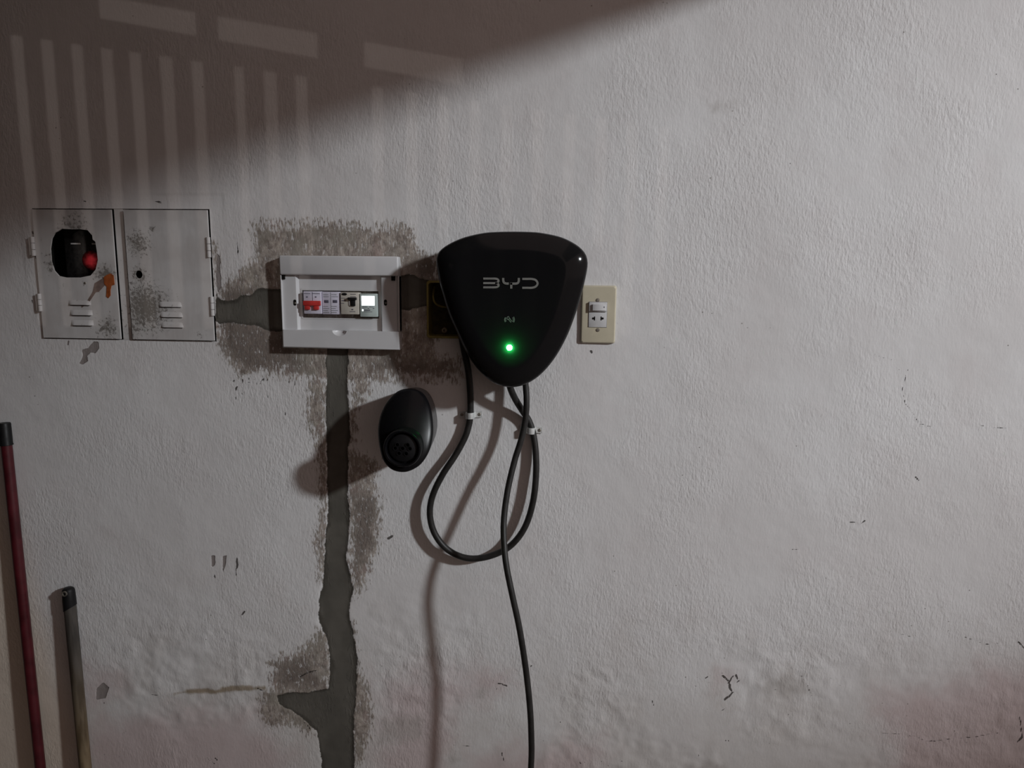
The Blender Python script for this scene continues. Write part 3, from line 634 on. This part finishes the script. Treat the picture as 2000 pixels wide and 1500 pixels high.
B().dbox(px0_, px1_, 0.0, PD, zt, pz1_, 0.0032, 3).make('top_band', M['white'], bbx, 40)
def bottom_band():
    b = B(); cx = ax(663, 646, PD); r = ax(677, 646, PD)-cx; n = 14
    xs_ = [px0_+0.003]+[cx-r*math.cos(math.pi*k/n) for k in range(n+1)]+[px1_-0.003]
    # front face with a half-moon finger notch scooped out of its upper edge
    fr = [(px0_+0.003, pz0_+0.003), (px1_-0.003, pz0_+0.003), (px1_-0.003, zb)]+[(cx+r*math.cos(math.pi*k/n), zb-r*0.72*math.sin(math.pi*k/n)) for k in range(n+1)]+[(px0_+0.003, zb)]
    b.plate([fr], 0.010, PD)
    o = b.make('bottom_band', M['white'], bbx, 40)
    lip = B(); c = 0.0032
    prof = [(px0_, 0.0), (px0_, PD-c), (px0_+0.001, PD-0.001), (px0_+0.003, PD)]
    ring = lambda i, d: [(px0_+i, -d, zb), (px0_+i, -d, pz0_+i), (px1_-i, -d, pz0_+i), (px1_-i, -d, zb)]
    R = [ring(0, 0.0), ring(0, PD-0.003), ring(0.0009, PD-0.0009), ring(0.003, PD)]
    for p, q2 in zip(R, R[1:]):
        for k in range(3):
            vs = [lip.bm.verts.new(v) for v in (p[k], p[k+1], q2[k+1], q2[k])]; lip.bm.faces.new(vs)
    bmesh.ops.remove_doubles(lip.bm, verts=lip.bm.verts[:], dist=1e-6)
    lip.make('band_edge', M['white'], bbx, 50)
    bl = B(); rr = []
    for j in range(6):
        f = j/5; rr.append([(cx+r*(1-f*0.9)*math.cos(math.pi*k/n), -PD+0.010*math.sin(f*math.pi/2), zb-r*0.72*(1-f*0.95)*math.sin(math.pi*k/n)) for k in range(n+1)])
    for p, q2 in zip(rr, rr[1:]):
        for k in range(n): bl.bm.faces.new([bl.bm.verts.new(v) for v in (p[k], p[k+1], q2[k+1], q2[k])])
    bmesh.ops.remove_doubles(bl.bm, verts=bl.bm.verts[:], dist=1e-6)
    bl.make('finger_notch', M['white'], bbx, 60)
bottom_band()
for s in (0, 1):
    a, b_ = (px0_, xi0) if s == 0 else (xi1, px1_)
    # side panel with a sloping inner flank
    b = B()
    sec = [(a, 0.0), (a, 0.0165), (a+0.0015, 0.0180), (b_-0.004, 0.0180), (b_, 0.010), (b_, 0.004)] if s == 0 else [(b_, 0.0), (b_, 0.0165), (b_-0.0015, 0.0180), (a+0.004, 0.0180), (a, 0.010), (a, 0.004)]
    b.rings([[(x, -d, z) for x, d in sec] for z in (zb-0.001, zt+0.001)], True, True)
    b.make('side_panel', M['white'], bbx, 25)
    pxs = 576 if s == 0 else 753
    c = at(pxs, 591, 0.018)
    B().plate([rrect(c.x-0.0032, c.x+0.0032, c.z-0.0062, c.z+0.0062, 0.003)], 0.0176, 0.0183).make('screw_slot', M['hole'], bbx)
    B().lathe(c+Vector((0.0006, -0.0003, -0.001)), (0, -1, 0), [(0, 0), (0.0022, 0), (0.0016, 0.0008), (0, 0.001)], 12).make('screw', M['screw'], bbx, 40)
    hx = ax(553 if s == 0 else 768, 543, 0.02); hz = az(660, 542.5, 0.02)
    B().dbox(hx-0.0038, hx+0.0038, 0.0176, 0.0215, hz-0.0046, hz+0.0046, 0.0004).make('hinge_socket', M['hole'], bbx)
    fx = (a, a+0.0022) if s == 0 else (b_-0.0022, b_)
    B().dbox(fx[0], fx[1], 0.0, PD-0.0035, zb, zt, 0.0006).make('side_lip', M['white'], bbx)
# raised trim of the module window
wx0, wx1, wz1, wz0 = ax(591, 590, 0.011), ax(737, 590, 0.011), az(660, 566.5, 0.011), az(660, 618.5, 0.011)
B().plate([[(sx0-0.001, sz0-0.001), (sx1+0.001, sz0-0.001), (sx1+0.001, sz1+0.001), (sx0-0.001, sz1+0.001)], [(sx0+0.0012, sz0+0.0012), (sx0+0.0012, sz1-0.0030), (sx1-0.0006, sz1-0.0030), (sx1-0.0006, sz0+0.0012)]], 0.0085, 0.0108).make('window_trim', M['white2'], bbx)
B().box(sx0-0.006, sx1+0.006, 0.0500, 0.052, sz0-0.006, sz1+0.006).make('back_plate', M['hole'], bbx)

def module(name, label, cat, mat, p, d1=0.022):
    """p: left, right, top, bottom pixel of the module's front"""
    x0, x1 = ax(p[0], 592, d1), ax(p[1], 592, d1); z1, z0 = az((p[0]+p[1])/2, p[2], d1), az((p[0]+p[1])/2, p[3], d1)
    t = thing(name, label, cat, ((x0+x1)/2, -d1+0.03, z0))
    b = B(); b.dbox(x0, x1, -0.045, d1-0.006, z0+0.0005, z1-0.0005, 0.0008).dbox(x0+0.0004, x1-0.0004, d1-0.010, d1, z0, z1, 0.0012)
    b.make('case', mat, t, 40)
    return t
def fb(t, name, mat, p, d0, d1, bev=0.0003, **k):
    return B().dbox(ax(p[0], p[2], d1), ax(p[1], p[2], d1), d0, d1, az(p[0], p[3], d1), az(p[0], p[2], d1), bev).make(name, mat, t, 40, **k)
m1 = module('circuit_breaker', 'double circuit breaker with red toggles, leftmost in the breaker box', 'breaker', M['lav'], (592.5, 627.5, 569, 613))
tg = B(); d = 0.022
x0, x1 = ax(592, 597, 0.027), ax(625.5, 597, 0.027)
tg.dbox(x0, x1, d-0.001, d+0.0062, az(610, 597, .027), az(610, 587.5, .027), 0.0012)
for a, b_ in ((595, 605), (612.5, 622.5)): tg.dbox(ax(a, 600, .025), ax(b_, 600, .025), d-0.001, d+0.0045, az(610, 605, .026), az(610, 595, .026), 0.0008)
tg.make('toggle', M['red'], m1, 40, label='red twin toggle')
for a in (598, 615): fb(m1, 'indicator', M['ink'], (a, a+3, 579, 581), 0.0215, 0.0226)
for a in ((593.5, 606), (609, 624.5)): fb(m1, 'print_line', M['ink'], (a[0], a[1], 573, 574), 0.0215, 0.0222, 0)
fb(m1, 'pole_gap', M['ink'], (609.6, 610.4, 570, 587), 0.0215, 0.0222, 0)
m2 = module('surge_protector', 'pale surge protector with two dark windows beside the red-toggled breaker', 'protector', M['lav'], (629, 663.5, 570, 614), 0.018)
for a in (633, 650): fb(m2, 'window', M['ink'], (a, a+8.5, 586, 591.5), 0.0175, 0.0186)
for y_ in (575, 579, 598, 602, 606, 610):
    for a in (631, 647): fb(m2, 'print_line', M['print'], (a, a+rnd.uniform(8, 13), y_, y_+0.9), 0.0175, 0.0182, 0)
fb(m2, 'pole_gap', M['print'], (645.2, 646, 571, 613), 0.0175, 0.0182, 0)
m3 = module('residual_current_breaker', 'beige breaker with one black toggle between surge protector and lit display', 'breaker', M['beige'], (665, 701, 571, 614), 0.021)
oc = at(672.5, 574.5, 0.0212); B().plate([[(oc.x+0.0058*math.cos(a*math.pi/10), oc.z+0.0026*math.sin(a*math.pi/10)) for a in range(20)]], 0.0208, 0.0216).make('maker_badge', M['black'], m3)
tb = B(); tb.dbox(ax(679, 584, .026), ax(696, 584, .026), 0.0205, 0.0275, az(688, 586, .027), az(688, 581, .027), 0.001).dbox(ax(684, 592, .026), ax(693, 592, .026), 0.0205, 0.0245, az(688, 598, .025), az(688, 585, .025), 0.001)
tb.make('toggle', M['black'], m3, 40, label='black toggle')
fb(m3, 'test_button', M['white2'], (681, 684, 588, 597), 0.0205, 0.0225)
fb(m3, 'indicator', M['ink'], (686.5, 690, 603.5, 605.5), 0.0205, 0.0216)
for p in ((667, 676, 586.5, 588), (666, 672, 592, 592.8), (684, 695, 574, 575), (684, 695, 579, 580), (683, 694, 608, 609), (666, 674, 582, 582.7)): fb(m3, 'print_line', M['ink'], p, 0.0205, 0.0213, 0)
m4 = module('digital_relay', 'pale green module with a brightly lit white screen, rightmost in the breaker box', 'relay', M['green_p'], (702.5, 736.5, 573.5, 619), 0.020)
fb(m4, 'screen', M['screen'], (705.8, 731, 578, 596.5), 0.0195, 0.0209, label='lit white screen')
fb(m4, 'lamp_window', M['screen'], (707, 709.6, 604, 607.5), 0.0195, 0.0205)
for p in ((708, 718, 598.5, 599.6), (721, 730, 598.5, 599.6), (711, 723, 605, 606.6), (710, 727, 608.4, 609.2), (708, 711, 602, 603), (718, 721, 602, 603), (728, 731, 602, 603)): fb(m4, 'print_line', M['ink'], p, 0.0195, 0.0203, 0)

# ------------------------------------------------------------------ yellow junction box
jb = thing('junction_box', 'open yellow plastic wall box half hidden behind the charger', 'wall box', ((jb_x0+jb_x1)/2, 0.0, jb_z0))
th = 0.0042
B().plate([rrect(jb_x0, jb_x1, jb_z0, jb_z1, 0.006), rrect(jb_x0+th, jb_x1-th, jb_z0+th, jb_z1-th, 0.005)], -0.045, 0.0035).make('wall_rim', M['yellow'], jb)
B().plate([rrect(jb_x0+0.002, jb_x1-0.002, jb_z0+0.002, jb_z1-0.002, 0.006), rrect(jb_x0+th, jb_x1-th, jb_z0+th, jb_z1-th, 0.005)], 0.0030, 0.0062).make('inner_rim', M['yellow'], jb)
B().box(jb_x0, jb_x1, 0.045, 0.047, jb_z0, jb_z1).make('back', simple('shaded_box_inside', (0.06, 0.048, 0.022), 0.8, var=0.5, scale=60), jb)  # back coloured dark for the shade inside the box
c = at(868, 645, -0.006); B().lathe(Vector((c.x, 0.014, c.z)), (0, -1, 0), [(0, 0), (0.0055, 0), (0.0055, 0.010), (0.0022, 0.0105), (0.0022, 0.006), (0, 0.006)], 16).make('screw_lug', M['pole'], jb, 40)
B().tube([at(848, 560, -0.03), at(846, 580, -0.012), at(850, 592, -0.010), at(860, 598, -0.02), at(872, 600, -0.03)], 0.0022, 8, 6).make('wire', M['yellow'], jb, 60)

# ------------------------------------------------------------------ EV charger
OUT = [(1000, 452), (1030, 452.5), (1057, 454.5), (1096, 463), (1126, 478), (1142.5, 494), (1148, 512), (1145.5, 535), (1136, 575), (1123, 617), (1105.6, 661), (1083, 700.5), (1056.6, 731), (1028.6, 749.5), (1000, 756), (971, 750.5), (948, 735.5), (926, 712), (909, 684), (892.5, 649), (876.5, 612), (861, 562), (855, 532), (852.5, 511), (857, 493), (874.5, 478), (905, 464), (943, 455), (972, 452.6)]
DM = 0.090
loop = closed_spline([Vector(xz(x, y, DM)) for x, y in OUT], 128)
ev = thing('wall_charger', 'glossy black rounded-triangle car charger glowing with a green light', 'charger', (loop[0].x, 0.0, min(p.y for p in loop)))
def ring(i, d):
    lp_ = loop
    n_ = int(i/0.002)
    for _ in range(n_): lp_ = relax(inset(lp_, i/n_), 2)      # step in gently so that the corners stay smooth
    return [(p.x, -d, p.y) for p in (lp_ if n_ or not i else inset(loop, i))]
B().rings([ring(0.016, 0.0), ring(0.014, 0.004), ring(0.008, 0.018), ring(0.003, 0.036), ring(0.0008, 0.054), ring(0.0016, 0.0565), ring(0.004, 0.0575)], True, True).make('back_housing', M['gloss'], ev, 50)
FD = 0.1160
prof = [(0.004, 0.0578), (0.0012, 0.0585), (0.0005, 0.0605), (0.0, 0.075), (0.0, 0.088), (0.0004, 0.0943), (0.0014, 0.0983), (0.0032, 0.1011), (0.0066, 0.1043), (0.0104, 0.1072), (0.0144, 0.1096), (0.0184, 0.1115), (0.0224, 0.1130), (0.0264, 0.1142), (0.0304, 0.1150), (0.034, 0.1156), (0.038, FD)]
b = B(); R = [ring(i, d_) for i, d_ in prof]
last = R[-1]; cx = sum(p[0] for p in last)/len(last); cz = sum(p[2] for p in last)/len(last)
for f in (0.93, 0.8, 0.55, 0.3): R.append([(cx+(p[0]-cx)*f, -FD, cz+(p[2]-cz)*f) for p in last])
R.append([(cx+(p[0]-cx)*0.02, -FD, cz+(p[2]-cz)*0.02) for p in last])
b.rings(R, True, True).make('front_shell', M['gloss'], ev, 60)
LD0, LD1 = FD-0.0004, FD+0.0012
def strokes(lst, name, wpx, mat, d0, d1, sub=5):
    b = B()
    for pts in lst:
        P = [Vector(xz(x, y, d1)).to_3d() for x, y in pts]
        b.ribbon([(v.x, v.y) for v in (catmull(P, sub) if len(P) > 2 else P)], wpx*0.00098, d0, d1)
    return b.make(name, mat, ev)
strokes([[(943.8, 544.1), (955, 544.1), (967, 544.2), (971.6, 545.4), (973.6, 548.5), (971.6, 551.6), (967, 552.9), (955, 552.9), (943.8, 552.9)], [(943.8, 561.2), (955, 561.2), (967, 561.1), (971.8, 560), (973.8, 557), (971.6, 554), (967, 552.9)]], 'logo_letter', 3.9, M['logo'], LD0, LD1)
strokes([[(982.8, 542.9), (982.8, 547), (984, 551.4), (988, 553.7), (993.6, 553.9)], [(1013.2, 542.9), (1013.2, 548), (1012, 551.8), (1008.5, 553.8), (1002, 554), (996, 554)], [(998.5, 552.2), (998.5, 563.7)]], 'logo_letter', 4.3, M['logo'], LD0, LD1)
strokes([[(1020, 544.8), (1030, 544.8), (1039, 544.9), (1046.5, 547.3), (1050, 553.5), (1046.5, 559.5), (1039, 562), (1030, 562.1), (1020, 562.1)]], 'logo_letter', 4.0, M['logo'], LD0, LD1)
S = lambda x, y: (970+x/40.0, 610+y/40.0)
strokes([[S(670, 400), S(615, 570), S(670, 760)], [S(740, 410), S(690, 570), S(750, 710)], [S(1250, 400), S(1300, 570), S(1250, 750)], [S(1335, 350), S(1390, 560), S(1340, 780)],
 [S(830, 560), S(825, 400), S(930, 330), S(985, 450), S(960, 540), S(830, 560)], [S(985, 450), S(1060, 520), S(1110, 610), S(1190, 700)], [S(930, 570), S(1010, 660), S(1120, 790)]], 'card_symbol', 1.15, M['print'], LD0, FD+0.0004)
c = at(995, 679, FD); n = 8; r = 0.0052
B().lathe(c, (0, -1, 0), [(r, -0.0005)]+[(r*math.cos(math.pi/2*k/n), 0.0050*math.sin(math.pi/2*k/n)) for k in range(n+1)], 24).make('status_light', M['led'], ev, 80, label='bright green status light')

# ------------------------------------------------------------------ cables and clamps
sup = [(925, 560, 0.030), (912, 600, 0.026), (901, 645, 0.019), (906, 682, 0.019), (914, 720, 0.019), (918, 760, 0.015), (919, 800, 0.0115), (917, 824, 0.0115), (909, 852, 0.014), (890, 888, 0.018), (865, 926, 0.022), (846, 965, 0.024), (839.5, 1000, 0.024), (846, 1035, 0.024), (864, 1064, 0.023), (890, 1083, 0.022), (922, 1091, 0.022), (960, 1085, 0.022), (997, 1066, 0.022), (1025, 1030, 0.022), (1041, 980, 0.021), (1047, 925, 0.018), (1046, 880, 0.014), (1041, 846, 0.0115), (1033, 822, 0.012), (1021, 803, 0.018), (1009, 784, 0.030), (1000, 766, 0.042), (994, 748, 0.050), (992, 735, 0.054)]
cb_ = B().tube([at(*p) for p in sup], 0.0069, 16, 8).make('supply_cable', M['rubber'], None, 60)
tag(cb_, 'black supply cable clamped to the wall in a loop below the charger', 'cable')
lead = [(1025, 735, 0.037), (1027, 757, 0.038), (1028.5, 785, 0.041), (1026, 820, 0.043), (1018, 858, 0.046), (1005, 900, 0.052), (992, 955, 0.066), (984.5, 1010, 0.081), (984, 1055, 0.098), (989, 1105, 0.115), (1000, 1160, 0.126), (1014, 1225, 0.132), (1026, 1300, 0.136), (1034, 1370, 0.142), (1037.5, 1430, 0.148), (1037, 1500, 0.152)]
L3 = [at(*p) for p in lead]
e_ = L3[-1]; L3 += [e_+Vector((-0.01, -0.01, -0.15)), Vector((e_.x-0.02, e_.y-0.05, 0.06)), Vector((e_.x+0.03, e_.y-0.16, 0.009)), Vector((e_.x+0.35, e_.y-0.35, 0.008)), Vector((e_.x+0.7, e_.y-0.8, 0.008))]
lc = B().tube(L3, 0.0064, 16, 8).make('charging_cable', M['rubber'], None, 60)
tag(lc, 'black charging cable hanging freely in front of the loop to the floor', 'cable')
def clamp(px, py, tilt, label):
    c = at(px, py, 0.0); t = thing('cable_clamp', label, 'clamp', (c.x, 0.0, c.z), 'cable clamps')
    yc = 0.0115; r = 0.0082; hwid = 0.0066; th_ = 0.0011
    prof = [(-0.024, 0.0002), (-r-0.003, 0.0002), (-r-0.0008, 0.0012), (-r, 0.004)]
    prof += [(-r*math.cos(math.pi*k/10), yc+r*math.sin(math.pi*k/10)) for k in range(11)]
    prof += [(r, 0.004), (r+0.0008, 0.0012), (r+0.003, 0.0002), (0.024, 0.0002)]
    b = B()
    def off(i):
        a = Vector(prof[max(i-1, 0)]); e2 = Vector(prof[min(i+1, len(prof)-1)]); tt = (e2-a).normalized(); return Vector((-tt.y, tt.x))*th_
    rings = []
    for i, (x, d_) in enumerate(prof):
        o2 = off(i); zz = c.z+x*math.tan(math.radians(tilt))
        rings.append([(c.x+x, -d_-0.0020, zz-hwid), (c.x+x, -d_-0.0020, zz+hwid), (c.x+x+o2.x, -d_-0.0020-o2.y, zz+hwid), (c.x+x+o2.x, -d_-0.0020-o2.y, zz-hwid)])
    b.rings(rings, True, True).make('strap', M['steel'], t, 40)
    for s in (-1, 1):
        x = s*0.0185; zz = c.z+x*math.tan(math.radians(tilt))
        B().lathe(Vector((c.x+x, -0.0026, zz)), (0, -1, 0), [(0, 0), (0.0038, 0), (0.0034, 0.0014), (0.0018, 0.0022), (0.0, 0.0016)], 14).make('screw', M['screw'], t, 40)
    return t
clamp(919.5, 809, 2, 'zinc cable clamp on the left branch of the cable loop')
clamp(1037, 838, -4, 'zinc cable clamp on the right branch of the cable loop')

# ------------------------------------------------------------------ connector holder
EGG = [(791, 765), (806, 767), (822, 776), (834, 794), (842, 820), (845, 850), (840, 879), (826, 901), (806, 912.5), (788, 914.5), (769, 909), (753, 894), (742, 866), (737, 836), (741, 808), (753, 785), (771, 769)]
hd = 0.106
eg = closed_spline([Vector(xz(x, y, hd)) for x, y in EGG], 72)
zt_, zb_ = max(p.y for p in eg), min(p.y for p in eg)
def rim(z): u = (zt_-z)/(zt_-zb_); return 0.068+0.066*u
hold = thing('connector_holder', 'black egg-shaped plug holder with a round socket on the wall', 'holder', (sum(p.x for p in eg)/72, 0.0, zb_))
def ering(i, f, add): return [(p.x, -(rim(p.y)*f+add), p.y) for p in (inset(eg, i) if i else eg)]
b = B(); R = [ering(0.010, 0.0, 0.0), ering(0.008, 0.0, 0.004), ering(0.005, 0.4, 0), ering(0.002, 0.75, 0), ering(0.0003, 0.95, 0), ering(0.0, 1.0, 0.0), ering(0.0012, 1.0, 0.0026), ering(0.004, 1.0, 0.0055)]
lastl = inset(eg, 0.004); ecx = sum(p.x for p in lastl)/72; ecz = sum(p.y for p in lastl)/72
for k in range(1, 12):
    f = 1-k/11.0*0.985
    R.append([(ecx+(p.x-ecx)*f, -(rim(ecz+(p.y-ecz)*f)+0.0055+0.0165*(1-f*f)), ecz+(p.y-ecz)*f) for p in lastl])
b.rings(R, True, True).make('body', M['satin'], hold, 60)
sc_ = at(786, 876, 0.146); sd = 0.1490
B().lathe(Vector((sc_.x, -0.1120, sc_.z)), (0, -1, 0), [(0.0375, 0.0), (0.0375, sd-0.1120-0.002), (0.0362, sd-0.1120), (0.0335, sd-0.1120+0.0004), (0.0318, sd-0.1120-0.0015), (0.0312, sd-0.1120-0.016), (0.0, sd-0.1120-0.016)], 48).make('socket_ring', M['satin'], hold, 40)
B().lathe(Vector((sc_.x, -(sd-0.0158), sc_.z)), (0, -1, 0), [(0.0275, 0), (0.0275, 0.0100), (0.0262, 0.011), (0, 0.011)], 40).make('socket_face', M['black'], hold, 40)
for (a, r_, rr) in ((90, 0.0, 0.0034), (35, 0.0125, 0.0034), (145, 0.0125, 0.0034), (180, 0.0145, 0.0034), (0, 0.0145, 0.0034), (235, 0.0125, 0.0034), (305, 0.0125, 0.0034)):
    p = Vector((sc_.x+r_*math.cos(math.radians(a)), -(sd-0.0050), sc_.z+r_*math.sin(math.radians(a))))
    B().lathe(p, (0, -1, 0), [(rr+0.0012, 0), (rr+0.0012, 0.0018), (rr, 0.0018), (rr, -0.001)], 16).make('pin_sleeve', M['black'], hold, 40)
    B().lathe(p, (0, -1, 0), [(rr, 0.0002), (0, 0.0002)], 16).make('pin_hole', M['hole'], hold)

# ------------------------------------------------------------------ wall outlet
ox0, ox1, oz1, oz0 = ax(1136, 610, 0.008), ax(1202, 610, 0.008), az(1170, 559, 0.008), az(1170, 670, 0.008)
ol = thing('wall_outlet', 'cream wall plate with a switch above a two-pin socket', 'outlet', ((ox0+ox1)/2, 0.0, oz0))
b = B(); od = 0.0085
rr_ = lambda i, d_: [(x, -d_, z) for x, z in rrect(ox0+i, ox1-i, oz0+i, oz1-i, 0.0045-i*0.3)]
b.rings([rr_(-0.0015, 0.0), rr_(-0.0012, 0.003), rr_(0.0002, od-0.0015), rr_(0.0014, od-0.0002), rr_(0.003, od)], True, True).make('plate', M['cream_p'], ol, 35)
mo = [ax(1150, 615, od), ax(1185, 615, od), az(1168, 639, od), az(1168, 590, od)]
B().dbox(mo[0]-0.0006, mo[1]+0.0006, od-0.0005, od+0.0003, mo[2]-0.0006, mo[3]+0.0006).make('module_gap', M['ink'], ol)
zs_ = az(1168, 608.5, od)
sk = B().dbox(mo[0], mo[1], od-0.0005, od+0.0016, mo[2], zs_-0.0004, 0.0004).make('socket_insert', M['white2'], ol, 40)
for cxp, s in ((1160, 1), (1175.5, -1)):
    c = at(cxp, 622, od+0.0017)
    B().plate([circ(c.x-s*0.0016, c.z, 0.0023, 14)], od+0.0012, od+0.0019).make('pin_hole', M['hole'], sk)
    B().dbox(c.x+s*0.0014-0.0011, c.x+s*0.0014+0.0011, od+0.0012, od+0.0019, c.z-0.0040, c.z+0.0040).make('blade_slot', M['hole'], sk)
sf = B().dbox(mo[0], mo[1], od-0.0005, od+0.0050, zs_, mo[3], 0.0005).make('switch_frame', M['white2'], ol, 40)
x0, x1 = ax(1157.5, 600, 0.018), ax(1184, 600, 0.018); z0, z1 = az(1170, 606.5, 0.016), az(1170, 594.5, 0.016)
rk = B(); rk.rings([[(x, -d_, z) for x, d_ in ((x0, od), (x0, od+0.0050+0.0040), (x0+0.001, od+0.0050+0.0046), (x1-0.001, od+0.0050+0.0018), (x1, od+0.0050+0.0010), (x1, od))] for z in (z0, z1)], True, True)
rk.make('rocker', M['white2'], sf, 40)
c = at(1180, 600, od+0.0085); B().lathe(Vector((c.x, -od-0.0066, c.z)), (0, -1, 0), [(0, 0), (0.0013, 0), (0.0013, 0.0008), (0, 0.0008)], 12).make('indicator', M['ink'], sf)
for py in (586.3, 644.5):
    c = at(1167.5, py, od); B().lathe(c+Vector((0, 0.0003, 0)), (0, -1, 0), [(0, 0), (0.0041, 0), (0.0036, 0.0012), (0.001, 0.0017), (0, 0.0010)], 16).make('screw', M['screw'], ol, 40)

# ------------------------------------------------------------------ poles leaning on the wall
def pole(name, label, cat, p_top, p_low, d_top, d_low, r, mat, cap_len, capr, cname):
    a = at(*p_top, d_top); b_ = at(*p_low, d_low); dirv = (b_-a).normalized()
    foot = a+dirv*((a.z-0.004)/-dirv.z)
    t = thing(name, label, cat, (foot.x, foot.y, 0.0))
    B().tube([a+dirv*0.01, a+(foot-a)*0.3, a+(foot-a)*0.6, foot], r, 18, 6).make('handle', mat, t, 60)
    return t, a, dirv
t, a, dv = pole('broom_handle', 'dark red pole with a black end cap leaning in the left corner', 'pole', (8, 826), (79, 1500), 0.0145, 0.034, 0.0112, M['wine'], 0.05, 0.0125, 'cap')
B().lathe(a, dv, [(0, 0), (0.0118, 0.0), (0.0128, 0.002), (0.0128, 0.046), (0.0135, 0.048), (0.0135, 0.050), (0.011, 0.050)], 20).make('end_cap', M['black'], t, 40)
t, a, dv = pole('mop_handle', 'short worn brown pole with a black hanging cap leaning on the wall', 'pole', (133, 1147), (167, 1500), 0.018, 0.030, 0.0130, M['pole'], 0.05, 0.0125, 'cap')
cp = B(); n = 20; R = []
side = dv.cross(Vector((0, 1, 0))).normalized(); nrm_ = dv.cross(side).normalized()
for h, rr, sk_ in ((0.0005, 0.008, 0), (0.003, 0.0115, 0), (0.008, 0.0132, 0), (0.03, 0.0140, 0), (0.05, 0.0142, 0.008)):
    R.append([tuple(a+dv*(h+sk_*math.cos(2*math.pi*k/n)*-1)+side*(rr*math.cos(2*math.pi*k/n))+nrm_*(rr*math.sin(2*math.pi*k/n))) for k in range(n)])
cp.rings(R, True, True); capo = cp.make('end_cap', M['black'], t, 50)
hc = a+dv*0.010
fr = nrm_ if nrm_.y < 0 else -nrm_
B().lathe(hc+fr*0.0120, fr, [(0.0062, 0), (0.0062, 0.003), (0.0040, 0.003), (0.0036, 0.0006), (0, 0.0006)], 18).make('hanging_eye', M['screw'], capo, 40)
